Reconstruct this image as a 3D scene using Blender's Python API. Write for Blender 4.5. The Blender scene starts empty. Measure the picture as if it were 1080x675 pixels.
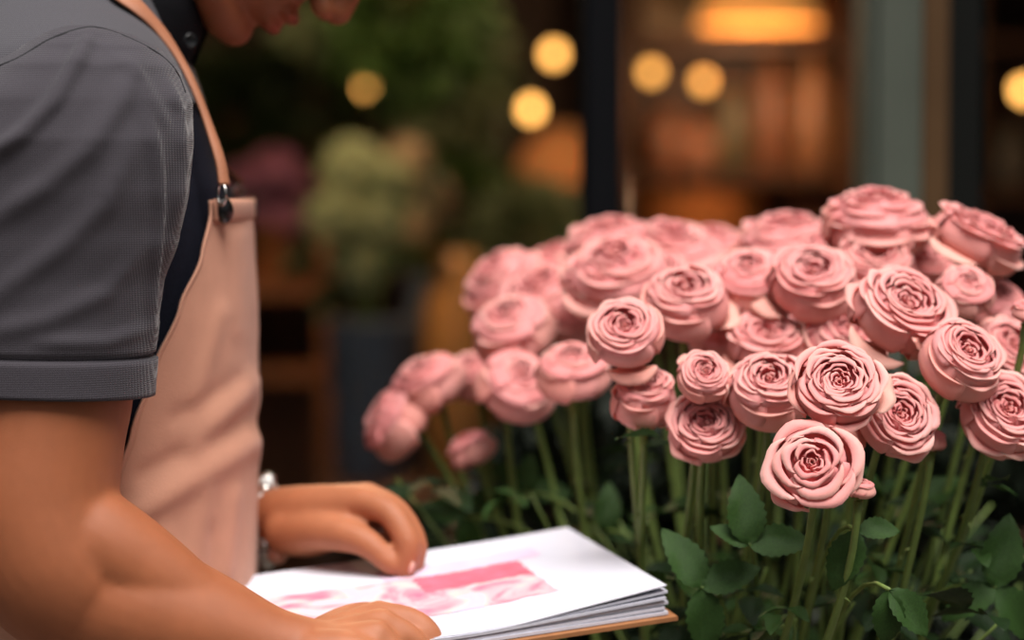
import bpy, bmesh, math, random
import numpy as np
from mathutils import Vector, Matrix, noise
PI = math.pi
random.seed(7)
SC = bpy.context.scene
COL = SC.collection

# ------------------------------------------------------------------ camera, light, exposure
CAMZ = 1.34
PITCH = math.radians(3)
cd = bpy.data.cameras.new('camera'); cam = bpy.data.objects.new('camera', cd); COL.objects.link(cam)
cam.location = (0, 0, CAMZ); cam.rotation_euler = (PI/2 - PITCH, 0, 0)
cd.lens = 85; cd.sensor_width = 36; cd.clip_start = 0.05; cd.clip_end = 60
cd.dof.use_dof = True; cd.dof.focus_distance = 1.64; cd.dof.aperture_fstop = 2.6
SC.camera = cam

w = bpy.data.worlds.new('sky'); SC.world = w; w.use_nodes = True
nt = w.node_tree; bg = nt.nodes['Background']
tc = nt.nodes.new('ShaderNodeTexCoord'); sep = nt.nodes.new('ShaderNodeSeparateXYZ'); rp = nt.nodes.new('ShaderNodeValToRGB')
nt.links.new(tc.outputs['Generated'], sep.inputs[0]); nt.links.new(sep.outputs['Z'], rp.inputs[0]); nt.links.new(rp.outputs[0], bg.inputs['Color'])
rp.color_ramp.elements[0].position = 0.0; rp.color_ramp.elements[0].color = (.03, .027, .022, 1)
rp.color_ramp.elements[1].position = 0.85; rp.color_ramp.elements[1].color = (.95, .97, 1.0, 1)
bg.inputs['Strength'].default_value = 0.58
sd = bpy.data.lights.new('sun', 'SUN'); sun = bpy.data.objects.new('sun', sd); COL.objects.link(sun)
sd.energy = 4.7; sd.angle = math.radians(38); sd.color = (1.0, .95, .90)
sun.rotation_euler = Vector((0.16, -0.42, 1.0)).to_track_quat('Z', 'Y').to_euler(); sun.location = (0, -2, 5)
SC.view_settings.view_transform = 'Standard'; SC.view_settings.look = 'None'
SC.view_settings.exposure = 0.25; SC.view_settings.gamma = 1.0; SC.view_settings.use_curve_mapping = False
SC.cycles.use_denoising = True
SC.cycles.max_bounces = 6
SC.cycles.sample_clamp_indirect = 4

F = 2550.0
CP, SP = math.cos(PITCH), math.sin(PITCH)
def P(px, py, d):
    """the world point seen at (px,py) at depth d"""
    r = (px-540)/F*d; u = (337.5-py)/F*d
    return Vector((r, d*CP + u*SP, CAMZ - d*SP + u*CP))

# ------------------------------------------------------------------ helpers
def tag(o, label=None, cat=None, group=None, kind=None):
    if label: o['label'] = label
    if cat: o['category'] = cat
    if group: o['group'] = group
    if kind: o['kind'] = kind
    return o
def empty(name, loc=(0, 0, 0)):
    o = bpy.data.objects.new(name, None); COL.objects.link(o); o.location = loc; o.empty_display_size = .05
    return o
def link(name, me, parent=None, smooth=True):
    o = bpy.data.objects.new(name, me); COL.objects.link(o)
    if smooth: me.polygons.foreach_set('use_smooth', [True]*len(me.polygons))
    if parent:
        o.parent = parent
        o.matrix_parent_inverse = Matrix.Translation(-WL(parent))
    return o
def WL(o):
    v = Vector(o.location)
    return v if o.parent is None else v
def mesh(name, verts, faces, mats=()):
    me = bpy.data.meshes.new(name); me.from_pydata([tuple(v) for v in verts], [], faces); me.update()
    for m in (mats if isinstance(mats, (list, tuple)) else [mats]): me.materials.append(m)
    return me
class MB:
    def __init__(s): s.v = []; s.f = []; s.c = []
    def add(s, vs, fs, col=None):
        n = len(s.v); s.v += [Vector(v) for v in vs]; s.f += [tuple(i+n for i in f) for f in fs]
        s.c += [col or (1, 1, 1)]*len(vs)
    def grid(s, rows, closed=False, caps=False, cols=None):
        n = len(s.v); R = len(rows); C = len(rows[0])
        for i, r in enumerate(rows):
            s.v += [Vector(p) for p in r]
            s.c += [cols[i] if cols else (1, 1, 1)]*C
        for i in range(R-1):
            for j in range(C if closed else C-1):
                k = (j+1) % C
                s.f.append((n+i*C+j, n+i*C+k, n+(i+1)*C+k, n+(i+1)*C+j))
        if caps:
            s.f.append(tuple(n+j for j in range(C))[::-1]); s.f.append(tuple(n+(R-1)*C+j for j in range(C)))
    def box(s, lo, hi, M=None):
        x0, y0, z0 = lo; x1, y1, z1 = hi
        vs = [Vector(p) for p in ((x0,y0,z0),(x1,y0,z0),(x1,y1,z0),(x0,y1,z0),(x0,y0,z1),(x1,y0,z1),(x1,y1,z1),(x0,y1,z1))]
        if M: vs = [M @ v for v in vs]
        s.add(vs, [(0,3,2,1),(4,5,6,7),(0,1,5,4),(1,2,6,5),(2,3,7,6),(3,0,4,7)])
    def lathe(s, prof, c=(0,0,0), n=32, M=None):
        rows = []
        for r, z in prof:
            row = [Vector((c[0]+r*math.cos(2*PI*j/n), c[1]+r*math.sin(2*PI*j/n), c[2]+z)) for j in range(n)]
            if M: row = [M @ v for v in row]
            rows.append(row)
        s.grid(rows, closed=True, caps=True)
    def tube(s, pts, rad, n=8, caps=True):
        pts = [Vector(p) for p in pts]; rad = rad if isinstance(rad, (list, tuple)) else [rad]*len(pts)
        rows = []; up = Vector((0, 0, 1)); prev = None
        for i, p in enumerate(pts):
            t = (pts[min(i+1, len(pts)-1)] - pts[max(i-1, 0)]).normalized()
            if prev is None:
                a = t.cross(up); a = a.normalized() if a.length > .1 else Vector((1, 0, 0))
            else:
                a = (prev - t*prev.dot(t)).normalized()
            prev = a; b = t.cross(a)
            rows.append([p + (a*math.cos(2*PI*j/n) + b*math.sin(2*PI*j/n))*rad[i] for j in range(n)])
        s.grid(rows, closed=True, caps=caps)
    def ball(s, c, r, n=16, m=10, M=None):
        c = Vector(c); r = r if isinstance(r, (tuple, list)) else (r, r, r)
        rows = []
        for i in range(m+1):
            th = PI*(i+.02)/(m+.04)
            row = [Vector((r[0]*math.sin(th)*math.cos(2*PI*j/n), r[1]*math.sin(th)*math.sin(2*PI*j/n), -r[2]*math.cos(th))) for j in range(n)]
            rows.append([c + (M @ v if M else v) for v in row])
        s.grid(rows, closed=True, caps=True)
    def build(s, name, mat, parent=None, smooth=True, attr=False, bevel=0, solid=0, sub=0):
        me = mesh(name, s.v, s.f, mat)
        if attr:
            ca = me.color_attributes.new('tint', 'FLOAT_COLOR', 'POINT')
            ca.data.foreach_set('color', [x for c in s.c for x in (c[0], c[1], c[2], 1)])
        o = link(name, me, parent, smooth)
        if bevel:
            m = o.modifiers.new('bevel', 'BEVEL'); m.width = bevel; m.segments = 2; m.limit_method = 'ANGLE'
        if solid:
            m = o.modifiers.new('solid', 'SOLIDIFY'); m.thickness = solid; m.offset = 0
        if sub:
            m = o.modifiers.new('sub', 'SUBSURF'); m.levels = sub; m.render_levels = sub
        return o
def spline(pts, n):
    """Catmull-Rom through tuples, n samples"""
    pts = [np.array(p, float) for p in pts]; out = []; K = len(pts)-1
    for i in range(n):
        t = i/(n-1)*K; k = min(int(t), K-1); u = t-k
        p0 = pts[max(k-1, 0)]; p1 = pts[k]; p2 = pts[k+1]; p3 = pts[min(k+2, K)]
        out.append(.5*((2*p1) + (-p0+p2)*u + (2*p0-5*p1+4*p2-p3)*u*u + (-p0+3*p1-3*p2+p3)*u**3))
    return out
def interp(x, table):
    xs = [t[0] for t in table]
    if x <= xs[0]: return np.array(table[0][1:], float)
    if x >= xs[-1]: return np.array(table[-1][1:], float)
    for a, b in zip(table, table[1:]):
        if a[0] <= x <= b[0]:
            u = (x-a[0])/(b[0]-a[0]); u = u*u*(3-2*u)*.5 + u*.5
            return np.array(a[1:], float)*(1-u) + np.array(b[1:], float)*u
def remeshed(mb, voxel, smooth=6, fac=.5):
    me = mesh('tmp', mb.v, mb.f); o = bpy.data.objects.new('tmp', me); COL.objects.link(o)
    m = o.modifiers.new('r', 'REMESH'); m.mode = 'VOXEL'; m.voxel_size = voxel; m.use_smooth_shade = True
    if smooth:
        m2 = o.modifiers.new('s', 'SMOOTH'); m2.factor = fac; m2.iterations = smooth
    dg = bpy.context.evaluated_depsgraph_get(); dg.update()
    out = bpy.data.meshes.new_from_object(o.evaluated_get(dg)); bpy.data.objects.remove(o)
    return out

# ------------------------------------------------------------------ materials
def srgb(r, g, b):
    f = lambda c: (c/255/12.92) if c/255 <= .04045 else ((c/255+.055)/1.055)**2.4
    return (f(r), f(g), f(b), 1)
def mat(name, c, rough=.6, metal=0, spec=.5, nscale=0, namt=.0, bump=0, bscale=200, sheen=0, sss=0, sssr=(1, .3, .15), trans=0, emit=None, es=0, attr=False, weave=0, alpha=1):
    m = bpy.data.materials.new(name); m.use_nodes = True; N = m.node_tree.nodes; L = m.node_tree.links
    b = N['Principled BSDF']; c = tuple(c) if len(c) == 4 else (*c, 1)
    b.inputs['Base Color'].default_value = c; b.inputs['Roughness'].default_value = rough
    b.inputs['Metallic'].default_value = metal; b.inputs['Specular IOR Level'].default_value = spec
    if sheen: b.inputs['Sheen Weight'].default_value = sheen; b.inputs['Sheen Roughness'].default_value = .4
    if sss:
        b.inputs['Subsurface Weight'].default_value = sss; b.inputs['Subsurface Radius'].default_value = sssr; b.inputs['Subsurface Scale'].default_value = .008
    if emit: b.inputs['Emission Color'].default_value = (*emit[:3], 1); b.inputs['Emission Strength'].default_value = es
    co = N.new('ShaderNodeTexCoord'); src = None
    if attr:
        a = N.new('ShaderNodeVertexColor'); a.layer_name = 'tint'
        mx = N.new('ShaderNodeMix'); mx.data_type = 'RGBA'; mx.blend_type = 'MULTIPLY'; mx.inputs[0].default_value = 1
        mx.inputs[6].default_value = c; L.new(a.outputs[0], mx.inputs[7]); src = mx.outputs[2]
    if nscale:
        n = N.new('ShaderNodeTexNoise'); n.inputs['Scale'].default_value = nscale; n.inputs['Detail'].default_value = 5
        L.new(co.outputs['Object'], n.inputs['Vector'])
        mr = N.new('ShaderNodeMapRange'); mr.inputs['From Min'].default_value = .3; mr.inputs['From Max'].default_value = .7
        mr.inputs['To Min'].default_value = 1-namt; mr.inputs['To Max'].default_value = 1+namt; L.new(n.outputs['Fac'], mr.inputs['Value'])
        mx = N.new('ShaderNodeMix'); mx.data_type = 'RGBA'; mx.blend_type = 'MULTIPLY'; mx.inputs[0].default_value = 1
        if src: L.new(src, mx.inputs[6])
        else: mx.inputs[6].default_value = c
        L.new(mr.outputs[0], mx.inputs[7]); src = mx.outputs[2]
    hb = None
    if weave:
        wv = []
        for ax in ('X', 'Z'):
            t = N.new('ShaderNodeTexWave'); t.bands_direction = ax; t.inputs['Scale'].default_value = weave; t.inputs['Distortion'].default_value = .3
            L.new(co.outputs['Object'], t.inputs['Vector']); wv.append(t)
        mu = N.new('ShaderNodeMath'); mu.operation = 'MULTIPLY'; L.new(wv[0].outputs['Fac'], mu.inputs[0]); L.new(wv[1].outputs['Fac'], mu.inputs[1])
        hb = mu.outputs[0]
        mr = N.new('ShaderNodeMapRange'); mr.inputs['To Min'].default_value = .90; mr.inputs['To Max'].default_value = 1.20; L.new(hb, mr.inputs['Value'])
        mx = N.new('ShaderNodeMix'); mx.data_type = 'RGBA'; mx.blend_type = 'MULTIPLY'; mx.inputs[0].default_value = 1
        if src: L.new(src, mx.inputs[6])
        else: mx.inputs[6].default_value = c
        L.new(mr.outputs[0], mx.inputs[7]); src = mx.outputs[2]
    if src: L.new(src, b.inputs['Base Color'])
    if bump:
        bp = N.new('ShaderNodeBump'); bp.inputs['Strength'].default_value = bump; bp.inputs['Distance'].default_value = .002
        if hb: L.new(hb, bp.inputs['Height'])
        else:
            n2 = N.new('ShaderNodeTexNoise'); n2.inputs['Scale'].default_value = bscale; n2.inputs['Detail'].default_value = 4
            L.new(co.outputs['Object'], n2.inputs['Vector']); L.new(n2.outputs['Fac'], bp.inputs['Height'])
        L.new(bp.outputs[0], b.inputs['Normal'])
    if trans:
        tr = N.new('ShaderNodeBsdfTranslucent'); ms = N.new('ShaderNodeMixShader'); ms.inputs[0].default_value = trans
        tr.inputs['Color'].default_value = c
        if src: L.new(src, tr.inputs['Color'])
        L.new(b.outputs[0], ms.inputs[1]); L.new(tr.outputs[0], ms.inputs[2]); L.new(ms.outputs[0], N['Material Output'].inputs['Surface'])
    return m
M = {}
M['skin'] = mat('skin', srgb(154, 90, 58), .52, spec=.35, nscale=60, namt=.06, bump=.2, bscale=2200, sss=.10, attr=True)
M['grey'] = mat('grey_fabric', srgb(66, 62, 68), .8, spec=.2, weave=210, bump=.35, sheen=.25)
M['yoke'] = mat('grey_yoke', srgb(74, 72, 77), .85, spec=.2, weave=210, bump=.35, sheen=.2)
M['navy'] = mat('navy_fabric', srgb(20, 21, 31), .85, spec=.1, nscale=300, namt=.15, bump=.3, bscale=800)
M['black'] = mat('black_cloth', srgb(12, 12, 16), .8, spec=.15, bump=.2, bscale=600)
M['apron'] = mat('apron_cloth', srgb(194, 140, 116), .75, spec=.25, nscale=25, namt=.06, bump=.25, bscale=900, sheen=.1)
M['strap'] = mat('apron_strap', srgb(164, 108, 80), .6, spec=.3, nscale=30, namt=.08, bump=.2, bscale=500)
M['button'] = mat('black_button', srgb(14, 14, 16), .25, spec=.6, nscale=50, namt=.05)
M['metal'] = mat('steel', srgb(200, 195, 190), .25, metal=1, nscale=80, namt=.06)
M['denim'] = mat('denim', srgb(40, 46, 62), .85, weave=120, bump=.3)
M['shoe'] = mat('shoe_leather', srgb(60, 38, 25), .4, nscale=40, namt=.1)
M['hair'] = mat('dark_hair', srgb(32, 22, 18), .5, nscale=120, namt=.3, bump=.6, bscale=300)
M['petal'] = mat('rose_petal', (.98, .42, .41, 1), .5, spec=.3, nscale=110, namt=.07, bump=.22, bscale=260, sheen=.1, trans=.32, attr=True)
M['stem'] = mat('rose_stem', srgb(106, 126, 62), .5, spec=.4, nscale=60, namt=.2, bump=.15, bscale=300)
M['sepal'] = mat('sepal', srgb(118, 132, 66), .6, nscale=80, namt=.15, trans=.1)
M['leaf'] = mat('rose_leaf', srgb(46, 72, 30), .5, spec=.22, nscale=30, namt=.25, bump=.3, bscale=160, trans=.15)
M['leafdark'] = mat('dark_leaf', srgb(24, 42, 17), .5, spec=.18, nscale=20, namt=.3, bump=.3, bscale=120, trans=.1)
M['pinkpeony'] = mat('magenta_petal', srgb(150, 92, 120), .6, nscale=60, namt=.1, trans=.2, attr=True)
M['paper'] = mat('paper', srgb(208, 208, 219), .8, spec=.2, nscale=40, namt=.01)
M['kraft'] = mat('kraft_board', srgb(150, 98, 58), .8, nscale=120, namt=.1)
M['zinc'] = mat('zinc', srgb(112, 122, 132), .45, metal=.6, nscale=14, namt=.25, bump=.15, bscale=60)
M['bluezinc'] = mat('painted_grey_zinc', srgb(92, 104, 118), .6, nscale=14, namt=.2)
M['wood'] = mat('dark_wood', srgb(74, 46, 28), .6, nscale=9, namt=.35, bump=.2, bscale=60)
M['wood2'] = mat('warm_wood', srgb(120, 72, 36), .6, nscale=9, namt=.3, bump=.2, bscale=60)
M['wall'] = mat('shop_wall', srgb(50, 34, 26), .9, nscale=4, namt=.3)
M['floor'] = mat('stone_floor', srgb(86, 78, 70), .8, nscale=3, namt=.25, bump=.2, bscale=20)
M['ceil'] = mat('shop_ceiling', srgb(40, 30, 24), .9, nscale=4, namt=.2)
M['frame'] = mat('black_frame', srgb(8, 9, 13), .7, spec=.1, nscale=10, namt=.1)
M['sage'] = mat('sage_paint', srgb(78, 83, 74), .7, spec=.15, nscale=8, namt=.08, bump=.1, bscale=40)
M['brownpaint'] = mat('brown_paint', srgb(80, 58, 36), .7, spec=.15, nscale=8, namt=.12)
M['darkpaint'] = mat('dark_green_paint', srgb(16, 17, 15), .7, spec=.1, nscale=8, namt=.12)

# ------------------------------------------------------------------ setting
def struct(name, mb, m, **k):
    o = mb.build(name, m, None, smooth=False, **k); return tag(o, kind='structure')
b = MB(); b.box((-3.2, -3, -.05), (3.2, 9.1, 0)); struct('floor', b, M['floor'])
b = MB(); b.box((-3.2, 2.75, 2.9), (3.2, 9.1, 3.0)); struct('ceiling', b, M['ceil'])
b = MB(); b.box((-3.2, 9.0, 0), (3.2, 9.1, 2.9)); struct('wall_back', b, M['wall'])
b = MB(); b.box((-3.2, 2.6, 0), (-3.1, 9.0, 2.9)); struct('wall_left', b, M['wall'])
b = MB(); b.box((3.1, 2.6, 0), (3.2, 9.0, 2.9)); struct('wall_right', b, M['wall'])
# shop front: head beam, black post, sage pilaster with brown and dark stiles
b = MB(); b.box((-3.2, 2.6, 2.45), (3.2, 2.75, 3.0)); struct('trim_1', b, M['frame'], bevel=.005)
b = MB(); b.box((.080, 2.62, 0), (.114, 2.70, 2.45)); b.box((.075, 2.64, 0), (.119, 2.68, 2.45)); struct('trim_2', b, M['frame'], bevel=.003)
b = MB(); b.box((.380, 2.60, 0), (.440, 2.72, 2.45)); b.box((.391, 2.592, .1), (.429, 2.60, 2.4)); b.box((.36, 2.59, 0), (.45, 2.73, .12)); struct('trim_3', b, M['sage'], bevel=.003)
b = MB(); b.box((.440, 2.60, 0), (.468, 2.72, 2.45)); struct('trim_4', b, M['brownpaint'], bevel=.003)
b = MB(); b.box((.468, 2.62, 0), (.508, 2.74, 2.45)); struct('trim_5', b, M['darkpaint'], bevel=.003)

# ------------------------------------------------------------------ person
def add_chain(mb, pts, n=None, ring=20, flat=None):
    """round-capped tapered tube through (x,y,z,r) points; flat = (axis, factor)"""
    sp = spline([tuple(p) for p in pts], n or (len(pts)-1)*8+1)
    pp = [Vector(q[:3]) for q in sp]; rr = [max(q[3], .002) for q in sp]
    t0 = (pp[1]-pp[0]).normalized(); t1 = (pp[-1]-pp[-2]).normalized()
    pre = [(pp[0]-t0*rr[0]*math.sin(a), rr[0]*math.cos(a)) for a in (1.45, 1.2, .8, .4)]
    post = [(pp[-1]+t1*rr[-1]*math.sin(a), rr[-1]*math.cos(a)) for a in (.4, .8, 1.2, 1.45)]
    allp = [p for p, _ in pre]+pp+[p for p, _ in post]; allr = [r for _, r in pre]+rr+[r for _, r in post]
    n0 = len(mb.v); mb.tube(allp, allr, ring)
    if flat:
        ax, fac = flat; ax = ax.normalized()
        k = n0
        for p in allp:
            for j in range(ring):
                v = mb.v[k]; dlt = v-p; mb.v[k] = v + ax*dlt.dot(ax)*(fac-1); k += 1
def Q(px, py, d, r): return (*P(px, py, d), r)
def QN(px, py, d, r): return (*P(px, py, d*.957), r*.957)

TORSO = [  # z, cx, a (front-back), b (across)
    (.86, -.345, .128, .168), (.95, -.338, .128, .166), (1.05, -.336, .127, .163), (1.15, -.334, .124, .166),
    (1.25, -.332, .122, .174), (1.30, -.331, .119, .176), (1.34, -.332, .112, .175), (1.365, -.337, .106, .170), (1.39, -.343, .104, .163), (1.42, -.350, .103, .148),
    (1.46, -.352, .092, .115), (1.49, -.340, .076, .084), (1.52, -.308, .052, .056)]
TY = 1.875
def torso_pt(z, th, off=0):
    cx, a, b2 = interp(z, TORSO)
    ex = 2.3
    c, s = math.cos(th), math.sin(th)
    k = (abs(c)**ex + abs(s)**ex)**(-1/ex)
    return Vector((cx + (a+off)*c*k, TY - (b2+off)*s*k, z))

def head_frame():
    chin = P(238, 42, 1.875); a = math.radians(57)
    f = Vector((math.cos(a), 0, -math.sin(a))); u = Vector((math.sin(a), 0, math.cos(a)))
    c = chin - f*.080 + u*.118
    R = Matrix((f, Vector((0, 1, 0)), u)).transposed()
    return c, R
HC, HR = head_frame()
def H(x, y, z): return HC + HR @ Vector((x, y, z))
LIPS = [H(.091, 0, -.080), H(.0935, 0, -.066)]

def build_person():
    root = empty('person', (-.34, TY, 0))
    tag(root, 'person in dark grey short-sleeved shirt and pink apron, head bowed, leaning over the open sketchbook', 'person')
    # ---- body
    B = MB()
    B.grid([[torso_pt(z, 2*PI*j/32, -.012) for j in range(32)] for z in np.linspace(.87, 1.50, 16)], closed=True, caps=True)
    # neck and head
    add_chain(B, [(-.34, TY, 1.42, .052), (-.300, TY, 1.50, .050), (*H(-.045, 0, -.03), .054)], flat=(Vector((0, 1, 0)), .98))
    B.ball(H(-.012, 0, .035), (.100, .078, .090), 28, 18, HR)
    B.ball(H(.034, 0, -.028), (.056, .060, .082), 28, 18, HR)
    B.ball(H(.030, 0, -.080), (.050, .048, .034), 24, 14, HR)
    for s in (-1, 1):
        add_chain(B, [(*H(-.012, s*.058, -.03), .016), (*H(-.004, s*.056, -.072), .016), (*H(.035, s*.038, -.098), .017), (*H(.066, s*.010, -.108), .018)])
        B.ball(H(-.008, s*.080, -.008), (.018, .008, .030), 16, 10, HR)
        B.ball(H(.100, s*.013, -.041), (.011, .008, .009), 14, 8, HR)
        B.ball(H(.074, s*.032, .012), (.013, .015, .011), 14, 8, HR)
        B.ball(H(.055, s*.040, -.030), (.028, .022, .026), 14, 8, HR)
    B.ball(H(.070, 0, -.107), (.021, .022, .017), 16, 10, HR)
    B.ball(H(.068, 0, -.068), (.024, .030, .030), 16, 10, HR)
    B.ball(H(.086, 0, -.0815), (.0125, .021, .0075), 20, 12, HR)
    B.ball(H(.089, 0, -.0655), (.0120, .023, .0068), 20, 12, HR)
    add_chain(B, [(*H(.078, 0, .028), .010), (*H(.096, 0, -.005), .009), (*H(.109, 0, -.033), .0115)])
    add_chain(B, [(*H(.070, -.045, .030), .010), (*H(.086, 0, .034), .012), (*H(.070, .045, .030), .010)])
    # near (right) arm
    add_chain(B, [Q(75, 125, 1.70, .050), Q(56, 200, 1.668, .060), Q(47, 300, 1.655, .060), Q(46, 400, 1.648, .0615),
                  Q(40, 465, 1.643, .0585), Q(36, 530, 1.640, .058), Q(56, 590, 1.640, .056), Q(100, 622, 1.650, .0535),
                  Q(160, 646, 1.648, .0475), Q(225, 668, 1.65, .0395), Q(285, 686, 1.652, .030), Q(338, 694, 1.655, .0255)], ring=32)
    add_chain(B, [Q(28, 528, 1.640, .036), Q(90, 566, 1.631, .0365), Q(150, 604, 1.636, .033), Q(215, 646, 1.643, .025)], ring=24)  # forearm muscle
    # near hand
    W = (335, 688, 1.73)
    kn = [((400, 652, 1.765), (430, 654, 1.765), (452, 668, 1.762), (458, 692, 1.76)),
          ((402, 660, 1.742), (430, 672, 1.742), (446, 697, 1.745), (440, 724, 1.75)),
          ((396, 672, 1.722), (420, 693, 1.722), (430, 720, 1.728), (418, 742, 1.735)),
          ((386, 690, 1.704), (405, 712, 1.705), (410, 736, 1.71), (400, 752, 1.72))]
    for i, (k, a1, a2, a3) in enumerate(kn):
        r = (.0135, .0135, .0128, .0115)[i]
        dd = 1.73 + (1.5-i)*.010
        add_chain(B, [QN(330, 686+i*2, dd, .020), QN(365, 668+i*7, (dd+k[2])/2, .0165), QN(*k, r)])
        add_chain(B, [QN(*k, r*.92), QN(*a1, r*.76), QN(*a2, r*.70), QN(*a3, r*.60)], ring=16)
    add_chain(B, [QN(345, 672, 1.76, .017), QN(372, 656, 1.785, .014), QN(400, 650, 1.80, .011), QN(424, 652, 1.805, .0088)], ring=16)
    # far (left) arm
    add_chain(B, [(-.345, 2.035, 1.39, .050), (-.385, 2.10, 1.26, .048), (-.42, 2.13, 1.14, .044), (-.345, 2.10, 1.085, .043), (-.265, 2.03, 1.083, .035), (*P(268, 552, 1.955), .0265)], ring=28)
    fd = lambda px, o: 1.955-(px-268)/162*.088+o
    kn = [((384, 530), (411, 541), (430, 573), (428, 602)),
          ((388, 526), (417, 540), (437, 572), (435, 600)),
          ((384, 526), (412, 540), (431, 570), (426, 596)),
          ((376, 530), (400, 545), (414, 570), (408, 592))]
    for i, pts in enumerate(kn):
        r = (.0128, .0132, .0127, .011)[i]; o = (-.030, -.010, .010, .030)[i]
        k, a1, a2, a3 = [(*q, fd(q[0], o)) for q in pts]
        add_chain(B, [Q(262, 551, fd(262, o*.5), .023), Q(300, 543, fd(300, o*.7), .0225), Q(345, 536, fd(345, o*.9), .0190), Q(*k, r)])
        add_chain(B, [Q(*k, r*.97), Q(*a1, r*.84), Q(*a2, r*.77), Q(*a3, r*.64)], ring=16)
    B.ball(P(322, 560, fd(322, -.030)), (.034, .018, .021), 16, 10); B.ball(P(372, 553, fd(372, -.02)), (.024, .022, .016), 16, 10)
    add_chain(B, [Q(305, 562, fd(305, -.035), .019), Q(345, 561, fd(350, -.045), .0150), Q(384, 571, fd(384, -.047), .0118), Q(412, 595, fd(412, -.040), .0088)], ring=16)
    # legs
    for s in (-1, 1):
        add_chain(B, [(-.345, TY+s*.085, .88, .085), (-.34, TY+s*.09, .50, .060), (-.345, TY+s*.095, .28, .052), (-.35, TY+s*.10, .10, .038)], ring=20)
    me = remeshed(B, .0027, 7, .5)
    ca = me.color_attributes.new('tint', 'FLOAT_COLOR', 'POINT')
    n = len(me.vertices); co = np.empty(n*3); me.vertices.foreach_get('co', co); co = co.reshape(-1, 3)
    colr = np.ones((n, 4))
    hi = HR.inverted()
    for k in np.where((co[:, 2] > 1.40) & (co[:, 0] > -.30))[0]:
        q = hi @ (Vector(co[k])-HC)
        l = max(math.exp(-(((q.x-.094)/.014)**2+(q.y/.024)**2+((q.z+.0815)/.0075)**2)), math.exp(-(((q.x-.096)/.014)**2+(q.y/.025)**2+((q.z+.0655)/.0065)**2)))
        l = min(1, l*1.3)
        colr[k, :3] = (1-.05*l, 1-.30*l, 1-.18*l)
    # hands tinted paler and rosier than the arms, mostly light put into their colour
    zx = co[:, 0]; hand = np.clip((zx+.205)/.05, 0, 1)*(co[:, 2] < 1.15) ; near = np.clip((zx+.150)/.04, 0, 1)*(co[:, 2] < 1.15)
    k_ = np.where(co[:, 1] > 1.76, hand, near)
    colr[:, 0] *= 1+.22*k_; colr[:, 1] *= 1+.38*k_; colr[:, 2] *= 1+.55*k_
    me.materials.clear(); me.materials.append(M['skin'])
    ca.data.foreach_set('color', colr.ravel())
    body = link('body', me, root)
    # nails
    nl = mat('nail', srgb(226, 176, 160), .3, nscale=60, namt=.03)
    for (a, rr) in ((P(434, 597, 1.833), .0060), (P(461, 686, 1.681), .0060)):
        nb = MB(); nb.ball(a, (.0025, rr*.75, rr), 14, 8, Matrix.Rotation(.25, 3, 'Y')); nb.build('nail', nl, root)
    # hair
    hb = MB()
    rows = []
    for i in range(15):
        th = PI*.62*i/14
        rows.append([H(-.018 + .108*math.sin(th)*math.cos(2*PI*j/36)*(1 if math.cos(2*PI*j/36) < 0 else .86), .085*math.sin(th)*math.sin(2*PI*j/36), .040+.096*math.cos(th)+.003*math.sin(17*j+3*i)) for j in range(36)])
    hb.grid(rows, closed=True); hb.f.append(tuple(range(36)))
    hb.build('hair', M['hair'], root, solid=.006)
    # ---- shirt: torso
    S = MB()
    zs = np.linspace(.88, 1.505, 40)
    rows = []
    for z in zs:
        row = []
        for j in range(96):
            th = 2*PI*j/96
            off = .002 + .004*noise.noise(Vector((math.cos(th)*2, math.sin(th)*2, z*7)))
            row.append(torso_pt(z, th, off))
        rows.append(row)
    S.grid(rows, closed=True, caps=True)
    for (sy, sgn) in ((1.70, -1), (2.05, 1)):
        add_chain(S, [(-.345, TY+sgn*.03, 1.435, .060), (-.335-.035*(sgn > 0), TY+sgn*.10, 1.412, .068), (-.322-.045*(sgn > 0), sy-sgn*.012, 1.395, .062)], ring=28, flat=(Vector((1, 0, 0)), 1.35 if sgn < 0 else 1.1))
    me = remeshed(S, .005, 10, .5)
    # yoke split: shoulder area
    bmq = bmesh.new(); bmq.from_mesh(me)
    yoke = [f for f in bmq.faces if (lambda c: c.z > 1.400+.10*max(0, c.x+.30) and c.x < -.238 - .35*max(0, c.z-1.43))(f.calc_center_median())]
    b2 = bmq.copy(); idx = {f.index for f in yoke}
    bmq.faces.ensure_lookup_table(); b2.faces.ensure_lookup_table()
    bmesh.ops.delete(bmq, geom=[f for f in bmq.faces if f.index in idx], context='FACES')
    bmesh.ops.delete(b2, geom=[f for f in b2.faces if f.index not in idx], context='FACES')
    m1 = bpy.data.meshes.new('shirt'); bmq.to_mesh(m1); m1.materials.append(M['navy'])
    m2 = bpy.data.meshes.new('yoke'); b2.to_mesh(m2); m2.materials.append(M['yoke'])
    shirt = link('shirt', m1, root); tag(shirt, 'dark navy front of the shirt')
    yk = link('yoke', m2, shirt); tag(yk, 'grey shoulder panel of the shirt')
    so = yk.modifiers.new('s', 'SOLIDIFY'); so.thickness = .003; so.offset = 1
    # near sleeve
    tab = [(31, 92, 6, .030), (34, 93, 26, .045), (41, 95, 46, .060), (54, 97, 70, .070), (75, 88, 99, .080), (110, 70, 131, .086), (150, 62, 140, .087),
           (200, 58, 139, .085), (250, 52, 135, .081), (300, 45, 126, .077), (340, 42, 123, .075), (372, 40, 122, .074), (405, 38, 121, .073), (411, 38, 120, .073)]
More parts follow.
